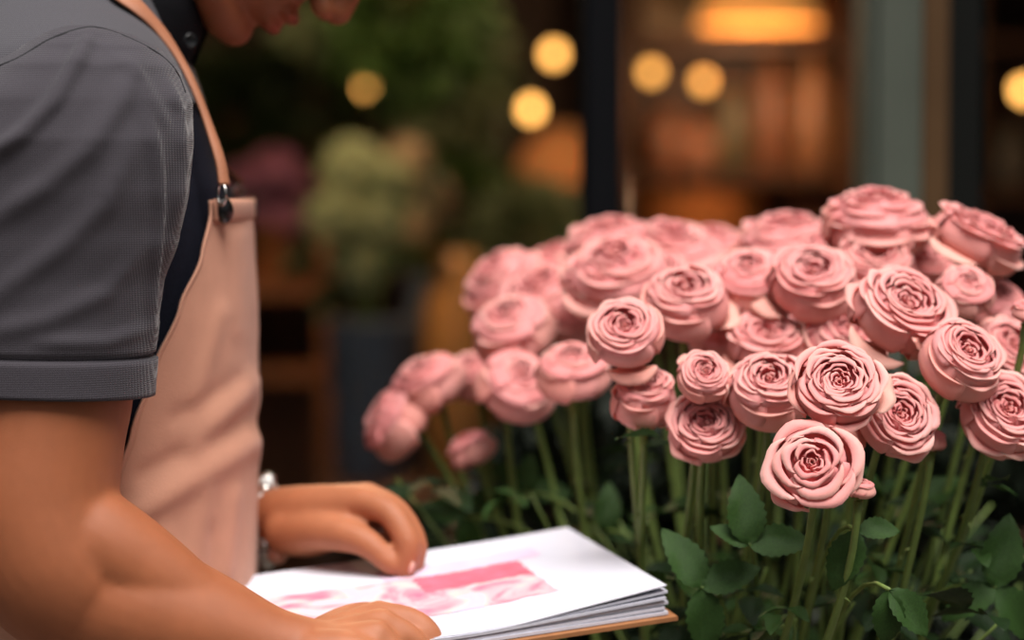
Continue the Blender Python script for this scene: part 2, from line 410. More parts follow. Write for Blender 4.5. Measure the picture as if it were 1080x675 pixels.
    folds = [([(98, 40), (84, 70), (58, 112), (28, 142), (-20, 176)], 8, .0060), ([(150, 62), (128, 110), (92, 160), (50, 196), (-20, 240)], 12, .0042),
             ([(140, 150), (110, 215), (60, 262), (-20, 318)], 12, .0034), ([(150, 260), (110, 305), (50, 330), (-20, 345)], 10, .0026),
             ([(176, 84), (190, 120), (192, 170), (184, 236)], 6, .0036), ([(150, 100), (162, 160), (168, 220), (160, 300), (158, 350)], 6, .0040),
             ([(120, 60), (150, 90), (178, 140)], 7, .0022), ([(160, 338), (110, 352), (40, 352)], 7, .0022), ([(176, 180), (172, 260), (164, 330)], 5, -.0026)]
    def fold(px, py):
        t = 0
        for (pl, wd, amp) in folds:
            best = 1e9; bu = 0
            for i in range(len(pl)-1):
                ax, ay = pl[i]; bx, by = pl[i+1]; L2 = (bx-ax)**2+(by-ay)**2
                u = max(0, min(1, ((px-ax)*(bx-ax)+(py-ay)*(by-ay))/L2))
                dd = (px-ax-u*(bx-ax))**2+(py-ay-u*(by-ay))**2
                if dd < best: best = dd; bu = (i+u)/(len(pl)-1)
            t += amp*math.exp(-best/wd**2)*min(1, .25+bu*4, .4+(1-bu)*4)
        return t
    sv = MB(); rows = []; NR = 120; NC = 160
    for i in range(NR):
        py = 31 + (408-31)*(i/(NR-1))**1.25
        cx, half, ry = interp(py, tab)
        d = 1.655 + .018*max(0, (150-py)/150); k = d/F
        hemlift = 0
        row = []
        for j in range(NC):
            th = 2*PI*j/NC
            c, s = math.cos(th), math.sin(th)
            q = (abs(c)**2.2+abs(s)**2.2)**(-1/2.2)
            p = P(cx, py, d)
            x = half*k*c*q; y = -ry*s*q
            nrm = Vector((c/half/k, -s/ry, 0)).normalized()
            if py < 110: nrm = (nrm + Vector((0, 0, (110-py)/60))).normalized()
            v = p+Vector((x, y, 0))
            ppx = 540+F*v.x/(v.y); 
            amp = fold(ppx, py)*(1 if s > -.2 else .3)*(1 if py < 355 else max(0, (372-py)/17))
            amp += .0022*noise.noise(Vector((v.x*14, v.y*14, v.z*9)))
            drop = .0045*math.cos(th-.3) if py > 380 else 0
            # hem band: stitched step
            if py > 371: amp += .0018
            if 368.5 < py < 371: amp -= .0030
            v = v + nrm*amp - Vector((0, 0, .006*(c*.5+.5)*((py-300)/110 if py > 300 else 0)))
            row.append(v)
        rows.append(row)
    sv.grid(rows, closed=True)
    sv.f.append(tuple(range(NC)))
    sl = sv.build('sleeve', M['grey'], shirt, solid=.0022); tag(sl, 'grey woven sleeve with a stitched hem')
    # far sleeve
    fs = MB()
    add_chain(fs, [(-.365, 2.03, 1.385, .062), (-.38, 2.09, 1.29, .068), (-.385, 2.11, 1.20, .066)], ring=32)
    fs.build('sleeve', M['grey'], shirt)
    # seam cord between sleeve and yoke, yoke seam
    from mathutils.bvhtree import BVHTree
    vs_ = [Vector(v.co) for v in sl.data.vertices]; fs_ = [tuple(p.vertices) for p in sl.data.polygons]; o_ = len(vs_)
    vs_ += [Vector(v.co) for v in yk.data.vertices]; fs_ += [tuple(i+o_ for i in p.vertices) for p in yk.data.polygons]
    bv = BVHTree.FromPolygons(vs_, fs_); o0 = Vector((0, 0, CAMZ))
    dk = mat('seam_thread', srgb(30, 29, 33), .9, nscale=400, namt=.1)
    for nm, line in (('seam', [(-10, 74), (20, 62), (50, 44), (75, 34), (97, 30), (120, 35), (150, 48), (172, 62), (186, 78), (194, 98)]), ('panel_seam', [(86, 2), (90, 12), (96, 27)])):
        pts_ = []
        for q in spline(line, 40):
            d_ = (P(q[0], q[1], 1.0)-o0).normalized(); h = bv.ray_cast(o0, d_)
            if h[0] is not None: pts_.append(h[0]-d_*.0008)
        if len(pts_) > 3:
            sm = MB(); sm.tube(pts_, .0016 if nm == 'seam' else .0009, 8); sm.build(nm, dk, sl)
    # collar
    cl = MB(); cc = Vector((-.306, TY, 1.488)); tl = Matrix.Rotation(math.radians(32), 3, 'Y')
    rows = []
    prof = [(.052, -.006), (.052, .014), (.053, .028), (.056, .034), (.060, .032), (.065, .016), (.070, -.002), (.072, -.010), (.069, -.011), (.064, .003)]
    NCc = 72
    for r, z in prof:
        row = []
        for j in range(NCc):
            th = (-PI+.16) + (2*PI-.32)*j/(NCc-1) + PI  # gap at the front (+X)
            ff = max(0, math.cos(th))**6
            rr = r + (.006*ff if r > .06 else 0); zz = z - (.016*ff if (r > .065 and z < .01) else 0)
            row.append(cc + tl @ Vector((rr*math.cos(th)*1.02, rr*math.sin(th)*.96, zz)))
        rows.append(row)
    cl.grid(rows)
    c_o = cl.build('collar', M['black'], shirt, solid=.002); tag(c_o, 'black turned-down collar')
    bt = MB(); bp_ = P(201, 43, 1.815)
    bt.lathe([(.0001, -.002), (.0052, -.002), (.0058, 0), (.0052, .0018), (.0040, .0010), (.0001, .0008)], n=24, M=Matrix.Translation(bp_) @ Matrix.Rotation(PI/2, 4, 'X') @ Matrix.Rotation(.5, 4, 'Y'))
    bt.build('button', M['button'], shirt)
    # ---- trousers and shoes (below the frame)
    for s in (-1, 1):
        t = MB(); t.tube([(-.345, TY+s*.08, .93), (-.34, TY+s*.088, .6), (-.345, TY+s*.095, .3), (-.35, TY+s*.10, .07)], [.105, .085, .068, .062], 24)
        t.build('trouser_leg', M['denim'], root)
        f = MB(); add_chain(f, [(-.40, TY+s*.10, .055, .042), (-.33, TY+s*.10, .055, .042), (-.22, TY+s*.105, .045, .040), (-.15, TY+s*.11, .035, .032)], ring=20)
        for k in range(len(f.v)): f.v[k].z = max(f.v[k].z, .001)
        f.build('shoe', M['shoe'], root)
    # ---- apron
    edge = [(.80, 2.6), (.97, 2.4), (1.02, 2.0), (1.05, 1.62), (1.08, 1.38), (1.13, 1.20), (1.17, 1.10), (1.215, .98), (1.26, .82), (1.295, .66), (1.325, .575), (1.36, .56)]
    afold = [((140, 545), (262, 468), 13, .008), ((150, 500), (262, 440), 10, -.004), ((205, 470), (262, 405), 12, .006), ((185, 440), (250, 400), 9, -.003),
             ((200, 600), (215, 520), 10, .003), ((235, 610), (245, 520), 8, .004), ((170, 560), (200, 610), 9, .003), ((222, 560), (230, 640), 6, -.003), ((232, 330), (205, 420), 10, .003), ((252, 250), (250, 350), 9, .002)]
    def fold2(px, py):
        t = 0
        for (a, b_, wd, amp) in afold:
            ax, ay = a; bx, by = b_; L2 = (bx-ax)**2+(by-ay)**2
            u = max(0, min(1, ((px-ax)*(bx-ax)+(py-ay)*(by-ay))/L2))
            dd = math.hypot(px-ax-u*(bx-ax), py-ay-u*(by-ay))
            t += .7*amp*math.exp(-(dd/wd)**2)
        return t
    ztop = P(240, 211, 1.78).z
    ap = MB(); rows = []; NR = 150; NC = 170
    for i in range(NR):
        z = ztop + (.45-ztop)*(i/(NR-1))**1.15
        e = float(interp(z, edge)[0]); row = []
        for j in range(NC):
            s = -1 + 2*j/(NC-1)
            s = math.copysign(1-(1-abs(s))**1.25, s) if abs(s) > 0 else 0
            th = s*e
            zz = max(z, .87)
            v = torso_pt(min(zz, 1.30), th, .0085); v.z = zz; v.x -= .03*max(0, zz-1.30)
            if z < .87:
                k = (.87-z)
                v.x = v.x + .03*k*math.cos(th) ; v.z = z
                v += Vector((math.cos(th), -math.sin(th), 0))*(.012*math.sin(th*9)*min(1, k*5))
            n_ = Vector((math.cos(th), -math.sin(th), 0))
            dpt = v.y*CP-(v.z-CAMZ)*SP
            ppx = 540+F*v.x/dpt; ppy = 337.5-F*(v.y*SP+(v.z-CAMZ)*CP)/dpt
            amp = fold2(ppx, ppy) if s > -.1 else fold2(2*262-ppx, ppy)*.5
            amp += .0025*noise.noise(Vector((v.x*11, v.y*11, v.z*6)))
            if 1-abs(s) < .018: amp += .0012          # rolled hem
            if .018 <= 1-abs(s) < .026: amp -= .0008
            row.append(v+n_*amp)
        rows.append(row)
    ap.grid(rows)
    apo = ap.build('apron', M['apron'], root, solid=.0022); tag(apo, 'dusty pink cloth apron with bib')
    # top hem band of the bib
    hb = MB(); rows = []
    for z in (ztop+.001, ztop-.004, ztop-.0135, ztop-.0155):
        rows.append([Vector((torso_pt(1.30, -.56+1.12*j/39, .0108 if z > ztop-.015 else .009).x-.03*(z-1.30), torso_pt(1.30, -.56+1.12*j/39, .0108 if z > ztop-.015 else .009).y, z)) for j in range(40)])
    hb.grid(rows); hb.build('hem_band', M['apron'], apo, solid=.0016)
    # straps
    for sgn in (1, -1):
        if sgn == 1:
            cpts = [P(233, 196, 1.765), P(229, 172, 1.768), P(217, 135, 1.775), P(203, 98, 1.78), P(187, 66, 1.785), P(168, 38, 1.785), P(146, 14, 1.78), P(124, -4, 1.785), P(100, -26, 1.80), P(60, -40, 1.82)]
        else:
            cpts = [Vector((p.x-.012-.018*min(1, i/1.5), 2*TY-p.y-.01*min(i, 3), p.z)) for i, p in enumerate(cpts0)]
        cpts0 = cpts
        sp = [Vector(q) for q in spline([tuple(c) for c in cpts], 60)]
        st = MB(); rows = []
        for i, p in enumerate(sp):
            t = (sp[min(i+1, 59)]-sp[max(i-1, 0)]).normalized()
            cc2 = Vector((-.335, TY, p.z-.12)); out = (p-cc2); out = (out-t*out.dot(t)).normalized()
            sd_ = t.cross(out).normalized()
            wd = float(interp(i, [(0, .0042), (8, .0038), (16, .0028), (26, .0030), (36, .0062), (44, .0085), (60, .0095)])[0])
            rows.append([p+out*(.003+h)+sd_*wd*k for (k, h) in ((-1, 0), (-.9, .0012), (.9, .0012), (1, 0))])
        st.grid(rows); st.build('strap', M['strap'], apo, solid=.002)
        # metal ring and snap
        c0 = cpts[0]
        rg = MB(); ring = [c0+Vector((.0005, 0, -.006))+Vector((0.0035*math.sin(a), .005*math.sin(a)*sgn*-1, .008*math.cos(a))) for a in np.linspace(0, 2*PI, 21)]
        rg.tube(ring, .0011, 8, caps=False); rg.build('strap_ring', M['metal'], apo)
        bpz = P(235, 222, 1.77); th = .50*sgn
        bp2 = torso_pt(1.30, th, .0125); bp2.z = bpz.z
        nrm = Vector((math.cos(th)*.8, -math.sin(th), .05)).normalized()
        bb = MB(); bb.lathe([(.0001, -.002), (.0075, -.002), (.0080, .0005), (.0066, .0030), (.0035, .0042), (.0001, .0045)], n=28, M=Matrix.Translation(bp2) @ nrm.to_track_quat('Z', 'Y').to_matrix().to_4x4() @ Matrix.Diagonal((1, 1.25, 1, 1)))
        bb.build('snap_button', M['button'], apo)
    # ---- bracelet on far wrist
    br = MB(); cw = P(281, 549, 1.945); rr = .031
    ring = [cw+Vector((.002*math.cos(a), rr*math.sin(a), rr*math.cos(a))) for a in np.linspace(0, 2*PI, 33)]
    br.tube(ring, .0012, 8, caps=False); bro = br.build('bracelet', M['metal'], root)
    bw = mat('pearl_bead', srgb(226, 228, 226), .2, nscale=30, namt=.03); bk = mat('rose_bead', srgb(226, 170, 150), .3, nscale=30, namt=.03)
    for k in range(18):
        a = 2*PI*k/18 + .1; q = cw+Vector((.001, (rr+.001)*math.sin(a), (rr+.001)*math.cos(a)))
        bb = MB(); r_ = .0062 if k % 3 else .0074
        bb.ball(q, r_, 14, 8); bb.build('bead', bw if k % 4 else M['metal'], bro)
    q = P(293, 585, 1.915); bb = MB(); bb.ball(q, (.0085, .007, .0078), 16, 10); tag(bb.build('charm', bk, bro), 'rosy oval charm')
    return root
person = build_person()

# ------------------------------------------------------------------ sketchbook
BB = Vector((.0467, 2.020, 1.0567)); U = Vector((.3150, .0933, .0313)).normalized(); V = Vector((.0693, -.2279, -.0178)).normalized()
V = (V-U*V.dot(U)).normalized(); NN = V.cross(U).normalized()*-1
if NN.z < 0: NN = -NN
BW, BH = .272, .228
BB = Vector((0, 0, CAMZ)) + (BB-Vector((0, 0, CAMZ)))*.955
def BP(u, v, h=0): return BB - U*u + V*v + NN*h     # u from the right edge leftwards, v from the back edge forwards
def build_book():
    root = empty('sketchbook', BP(BW/2, BH/2, -.016))
    tag(root, 'open white sketchbook on kraft board with a pink watercolour drawing, held by the person', 'book')
    def sheet(name, m, h0, h1, du, dv, curl, attr=None, grow=0):
        mb = MB(); NU, NV = 60, 40
        def pt(i, j, top):
            u = -grow+(BW+2*grow)*i/NU; v = -grow+(BH+2*grow)*j/NV
            t = (1-i/NU); c = curl*(max(0, t-.45)/.55)**2*(.35+.65*j/NV) - curl*.6*math.exp(-((t-.45)/.25)**2)*(j/NV)**2
            return BP(u-du, v+dv, (h1 if top else h0)+c)
        top = [[pt(i, j, 1) for j in range(NV+1)] for i in range(NU+1)]
        bot = [[pt(i, j, 0) for j in range(NV+1)] for i in range(NU+1)]
        mb.grid(top); mb.grid([r[::-1] for r in bot])
        for e in ([(r[0], s[0]) for r, s in zip(top, bot)], [(r[-1], s[-1]) for r, s in zip(top, bot)], list(zip(top[0], bot[0])), list(zip(top[-1], bot[-1]))):
            mb.grid([[a for a, _ in e], [b_ for _, b_ in e]])
        return mb.build(name, m, root, smooth=False)
    sheet('back_cover', M['kraft'], -.0165, -.0135, .001, .002, 0, grow=.004)
    hs = [(-.0128, -.0105, 0, 0, .0), (-.0102, -.0080, -.002, -.001, .001), (-.0077, -.0055, .001, -.002, .002), (-.0052, -.0032, -.001, 0, .0035), (-.0028, -.0012, .001, -.001, .0055)]
    pe = mat('page_edges', srgb(196, 196, 208), .8, nscale=200, namt=.05)
    for h0, h1, du, dv, c in hs: tag(sheet('page_block', pe, h0, h1, du, dv, c), 'stack of page edges')
    pg = sheet('page', M['paper'], -.0008, .0, 0, 0, .009)
    # the watercolour: separate thin drawing area on the page, as paint (procedural colour)
    m = bpy.data.materials.new('drawing'); m.use_nodes = True; N = m.node_tree.nodes; L = m.node_tree.links; b = N['Principled BSDF']; b.inputs['Roughness'].default_value = .8
    co = N.new('ShaderNodeTexCoord'); n1 = N.new('ShaderNodeTexNoise'); n1.inputs['Scale'].default_value = 28; n1.inputs['Detail'].default_value = 6; n1.inputs['Distortion'].default_value = 1.2
    L.new(co.outputs['Object'], n1.inputs['Vector']); r = N.new('ShaderNodeValToRGB'); L.new(n1.outputs['Fac'], r.inputs[0]); L.new(r.outputs[0], b.inputs['Base Color'])
    e = r.color_ramp.elements; e[0].position = .30; e[0].color = srgb(190, 104, 136); e[1].position = .72; e[1].color = srgb(220, 190, 212)
    for p_, c_ in ((.42, srgb(222, 146, 160)), (.52, srgb(228, 178, 186)), (.6, srgb(232, 196, 188)), (.66, srgb(184, 188, 218))):
        q = e.new(p_); q.color = c_
    def patch(name, u0, u1, v0, v1, m, h, rag=.004, mix=None):
        mb = MB(); NU, NV = 40, 24; rows = []
        for i in range(NU+1):
            row = []
            for j in range(NV+1):
                u = u0+(u1-u0)*i/NU; v = v0+(v1-v0)*j/NV
                if j in (0, NV): v += rag*noise.noise(Vector((i*.3, j, u0*50)))
                if i in (0, NU): u += rag*noise.noise(Vector((i, j*.3, v0*50+3)))
                t = 1-u/BW; jj = v/BH; c = .009*(max(0, t-.45)/.55)**2*(.35+.65*jj) - .009*.6*math.exp(-((t-.45)/.25)**2)*jj**2
                row.append(BP(u, v, h+c))
            rows.append(row)
        mb.grid(rows); return mb.build(name, m, pg, smooth=False)
    patch('watercolour_drawing', .065, .265, .075, .175, m, .0004)
    lt = mat('pale_wash', srgb(214, 192, 214), .8, nscale=45, namt=.08)
    patch('pale_wash', .045, .17, .045, .074, lt, .0003)
    dk = mat('pink_bar', srgb(206, 104, 124), .8, nscale=60, namt=.18)
    patch('pink_stroke', .066, .150, .078, .118, dk, .0007)
build_book()

# ------------------------------------------------------------------ roses
def petal(mb, phi, hw, belly, top, lip, Hh, z0, spiral, ruf, ph, ns=12, ntt=10, droop=0, base=.10, tip=.0, c0=(1, 1, 1), c1=(1, 1, 1), ci=None):
    prof = [(base, z0), (belly*.72, z0+(Hh-z0)*.12), (belly, z0+(Hh-z0)*.40), (belly*.45+top*.58, z0+(Hh-z0)*.76), (top, z0+(Hh-z0)*.94), (top+lip, Hh-droop)]
    rows = []; cols = []; tv = 1+.07*math.sin(ph*7.3); ed = .7+.3*math.sin(ph*3.1)
    for j in range(ntt+1):
        t = j/ntt; row = []
        for i in range(ns+1):
            s = -1+2*i/ns
            tt = t*(1-.20*abs(s)**3)
            k = tt*5; a = min(int(k), 4); u = k-a
            p0 = prof[max(a-1, 0)]; p1 = prof[a]; p2 = prof[a+1]; p3 = prof[min(a+2, 5)]
            cr = lambda q: .5*(2*p1[q]+(p2[q]-p0[q])*u+(2*p0[q]-5*p1[q]+4*p2[q]-p3[q])*u*u+(3*p1[q]-p0[q]-3*p2[q]+p3[q])*u**3)
            r = cr(0); z = cr(1)
            r *= 1+spiral*s
            wv = ruf*t**3*(math.sin(s*4.1+ph)+.6*math.sin(s*8.7+ph*2.3))
            r += wv + tip*t**6*math.exp(-(s/.35)**2); z += wv*.5 - tip*.3*t**6*math.exp(-(s/.35)**2)
            ang = phi + s*hw*min(1, .45+1.1*tt)
            row.append(Vector((r*math.cos(ang), r*math.sin(ang), z)))
        rows.append(row); f = t**.6
        edge = max(0, (t-.86)/.14)
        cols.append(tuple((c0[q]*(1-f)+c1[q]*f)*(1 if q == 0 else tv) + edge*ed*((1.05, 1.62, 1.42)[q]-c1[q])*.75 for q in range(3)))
    mb.grid(rows, cols=cols)
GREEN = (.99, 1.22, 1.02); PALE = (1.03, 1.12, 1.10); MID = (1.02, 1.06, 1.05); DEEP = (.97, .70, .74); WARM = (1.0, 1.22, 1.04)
def bloom_mesh(kind, seed):
    rnd = random.Random(seed); mb = MB(); phi = rnd.random()*6
    # (rim radius, belly, rim height, lip, petals, half width)
    if kind == 'A':
        L_ = [(.90, 1.0, .92, .14, 5, .78), (.78, .90, .98, .12, 5, .75), (.67, .80, 1.03, .11, 4, .9), (.56, .70, 1.06, .10, 4, .9), (.45, .58, 1.06, .09, 4, .85), (.35, .46, 1.02, .075, 3, 1.05), (.25, .35, .97, .06, 3, 1.0), (.16, .24, .92, .045, 3, 1.0), (.08, .14, .88, .03, 3, 1.0)]
    elif kind == 'B':
        L_ = [(.80, 1.0, 1.10, .12, 4, .98), (.68, .90, 1.17, .11, 4, .95), (.56, .78, 1.20, .10, 3, 1.15), (.44, .62, 1.20, .09, 3, 1.15), (.33, .48, 1.16, .08, 3, 1.1), (.23, .34, 1.11, .06, 3, 1.0), (.13, .22, 1.06, .04, 3, 1.0)]
    elif kind == 'C':
        L_ = [(.62, .98, 1.22, .12, 3, 1.25), (.50, .90, 1.33, .11, 3, 1.2), (.38, .76, 1.40, .10, 3, 1.15), (.27, .58, 1.42, .07, 3, 1.1), (.17, .40, 1.40, .05, 3, 1.1), (.09, .25, 1.37, .03, 3, 1.0)]
    elif kind == 'E':
        L_ = [(.86, 1.0, .78, .14, 5, .80), (.72, .95, .98, .13, 4, .95), (.57, .82, 1.10, .12, 4, .9), (.43, .66, 1.17, .10, 3, 1.15), (.29, .48, 1.20, .08, 3, 1.1), (.17, .32, 1.19, .05, 3, 1.0), (.08, .2, 1.15, .03, 3, 1.0)]
    else:  # few large rolled petals around a heart-shaped centre
        L_ = [(.88, 1.0, .86, .20, 4, 1.0), (.66, .84, .96, .18, 3, 1.25), (.47, .62, 1.02, .14, 3, 1.2), (.31, .43, 1.02, .10, 3, 1.1), (.19, .28, .98, .06, 3, 1.0), (.10, .17, .95, .03, 2, 1.3)]
    n = len(L_)
    H_ = kind == 'H'
    for i, (top, belly, Hh, lip, cnt, hw) in enumerate(L_):
        f = i/(n-1)
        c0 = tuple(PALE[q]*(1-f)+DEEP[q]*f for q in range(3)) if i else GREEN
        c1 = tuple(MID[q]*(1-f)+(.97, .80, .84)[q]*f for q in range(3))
        for k in range(cnt):
            pp = phi + 2*PI*k/cnt + rnd.uniform(-.18, .18)
            petal(mb, pp, hw*rnd.uniform(.92, 1.08), belly*rnd.uniform(.97, 1.02), top*rnd.uniform(.95, 1.04), lip*rnd.uniform(.6, 1.5), Hh+rnd.uniform(-.05, .04), (.10 if i == 0 else Hh-.42), .045*rnd.choice((1, 1, 1.4)), .016+.022*rnd.random(), rnd.random()*6,
                  ns=12 if hw > .7 else 9, ntt=11, droop=lip*(.30 if H_ else .12), tip=rnd.uniform(0, .05)*(1-f*.6)+(.06*(1-f) if H_ else 0), c0=c0, c1=c1)
        phi += PI/cnt+rnd.uniform(.2, .6)
    # central stamens/petaloids
    for k in range(7):
        a = rnd.random()*6; r = rnd.uniform(.02, .09)
        petal(mb, a, 1.0, .07, .05, .02, L_[-1][2]-.01+rnd.uniform(-.03, .02), .4, .2, .01, a, ns=5, ntt=5, c0=DEEP, c1=(.95, .78, .78))
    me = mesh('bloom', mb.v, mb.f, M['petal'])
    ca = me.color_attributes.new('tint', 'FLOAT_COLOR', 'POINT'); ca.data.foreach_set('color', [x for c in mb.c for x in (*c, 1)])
    me.polygons.foreach_set('use_smooth', [True]*len(me.polygons))
    return me
def guard_mesh(seed, style):
    rnd = random.Random(seed); mb = MB()
    c0 = GREEN; c1 = (1.02, 1.04+rnd.random()*.14, 1.03)
    if style == 'open': petal(mb, 0, .72, .98, 1.02, .13, .60, .02, .05, .03, rnd.random()*6, 16, 12, droop=.08, tip=.07, c0=c0, c1=c1)
    elif style == 'droop': petal(mb, 0, .62, .85, 1.12, .22, .36, -.02, .04, .04, rnd.random()*6, 16, 12, droop=.14, tip=.08, c0=c0, c1=WARM)
    elif style == 'cup': petal(mb, 0, .85, 1.04, .94, .08, .86, .02, .06, .025, rnd.random()*6, 16, 12, droop=.03, tip=.06, c0=c0, c1=c1)
    else: petal(mb, 0, 1.0, 1.03, .78, .10, 1.12, .02, .06, .025, rnd.random()*6, 16, 14, droop=.05, tip=.08, c0=c0, c1=c1)
    me = mesh('petal', mb.v, mb.f, M['petal'])
    ca = me.color_attributes.new('tint', 'FLOAT_COLOR', 'POINT'); ca.data.foreach_set('color', [x for c in mb.c for x in (*c, 1)])
    me.polygons.foreach_set('use_smooth', [True]*len(me.polygons))
    return me
def calyx_mesh(seed):
    rnd = random.Random(seed); mb = MB()
    mb.ball((0, 0, -.10), (.20, .20, .20), 14, 9)
    for k in range(5):
        a = 2*PI*k/5+rnd.uniform(-.2, .2); bend = rnd.uniform(-.5, .7); rows = []
        for j in range(9):
            t = j/8; wd = .13*math.sin(PI*min(1, t*.9+.18))*(1-t*.3)
            r = .16+.55*t-.2*t*t*(bend > 0)*bend; z = -.02+.25*t*(1-t)*2-.6*t*t*bend
            rows.append([Vector((r*math.cos(a)-s*wd*math.sin(a), r*math.sin(a)+s*wd*math.cos(a), z+abs(s)*.03)) for s in (-1, 0, 1)])
        mb.grid(rows)
    me = mesh('calyx', mb.v, mb.f, M['sepal']); me.polygons.foreach_set('use_smooth', [True]*len(me.polygons))
    return me
BLOOMS = {k: [bloom_mesh(k, 11+i*7+ord(k)) for i in range(3)] for k in 'ABCEH'}
GUARDS = {s: [guard_mesh(5+i, s) for i in range(3)] for s in ('open', 'droop', 'cup', 'tall')}
CALYX = [calyx_mesh(i) for i in range(3)]
def leaf_mesh(seed, L_=1.0, W_=.56, serr=.035, mt=None):
    rnd = random.Random(seed); rows = []; n = 16; mb = MB(); bend = rnd.uniform(.05, .3); tw = rnd.uniform(-.25, .25)
    for i in range(n+1):
        t = i/n; hw = W_/2*(math.sin(PI*t**.80)**.8 if 0 < t < 1 else 0)
        hw *= 1+serr*(1 if i % 2 else -1)*2
        row = []
        for s in (-1, -.5, 0, .5, 1):
            z = -bend*t*t + abs(s)*hw*.35 + .02*math.sin(9*t+s*3) + tw*s*hw*t
            row.append(Vector((t*L_, s*hw, z)))
        rows.append(row)
    mb.grid(rows)
    me = mesh('leaf', mb.v, mb.f, mt or M['leaf']); me.polygons.foreach_set('use_smooth', [True]*len(me.polygons))
    return me
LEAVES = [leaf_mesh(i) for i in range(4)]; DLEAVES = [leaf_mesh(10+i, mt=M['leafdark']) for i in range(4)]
def basis(zdir, roll=0):
    z = Vector(zdir).normalized(); return z.to_track_quat('Z', 'Y').to_matrix().to_4x4() @ Matrix.Rotation(roll, 4, 'Z')
def place(name, me, parent, Mw, solid=0):
    o = bpy.data.objects.new(name, me); COL.objects.link(o); o.parent = parent
    o.matrix_parent_inverse = Matrix.Identity(4)
    pw = parent.location if parent.parent is None else Vector(parent['_w'])
    o.matrix_basis = Matrix.Translation(-pw) @ Mw
    if solid:
        m = o.modifiers.new('solid', 'SOLIDIFY'); m.thickness = solid; m.offset = 0
    return o
BUCKET = Vector((.175, 1.98, .60))
RIGHT = Vector((1, 0, 0)); UPV = Vector((0, SP, CP)); FWD = Vector((0, CP, -SP))
def leafset(parent, base, d, scale, rnd, dark=False, n=3):
    """a compound leaf: terminal leaflet and side leaflets on a short rachis"""
    d = Vector(d).normalized(); side = d.cross(Vector((0, 0, 1))); side = side.normalized() if side.length > .1 else Vector((1, 0, 0)); upn = side.cross(d)
    ls = DLEAVES if dark else LEAVES
    spots = [(1.0, 0)] + [(.55 + .0*k, s) for k in range(1) for s in (-1, 1)] + ([(.2, -1), (.2, 1)] if n > 3 else [])
    for t, s in spots:
        p = base + d*scale*t*.9
        dd = (d*(1 if s == 0 else .45) + side*s*.9 + upn*rnd.uniform(-.25, .25)).normalized()
        z = (upn + side*rnd.uniform(-.4, .4)).normalized(); y = z.cross(dd).normalized(); z = dd.cross(y)
        R = Matrix((dd, y, z)).transposed().to_4x4()
        place('leaf', rnd.choice(ls), parent, Matrix.Translation(p) @ R @ Matrix.Scale(scale*(1.0 if s == 0 else .8)*rnd.uniform(.85, 1.15), 4))
N_ROSE = 0
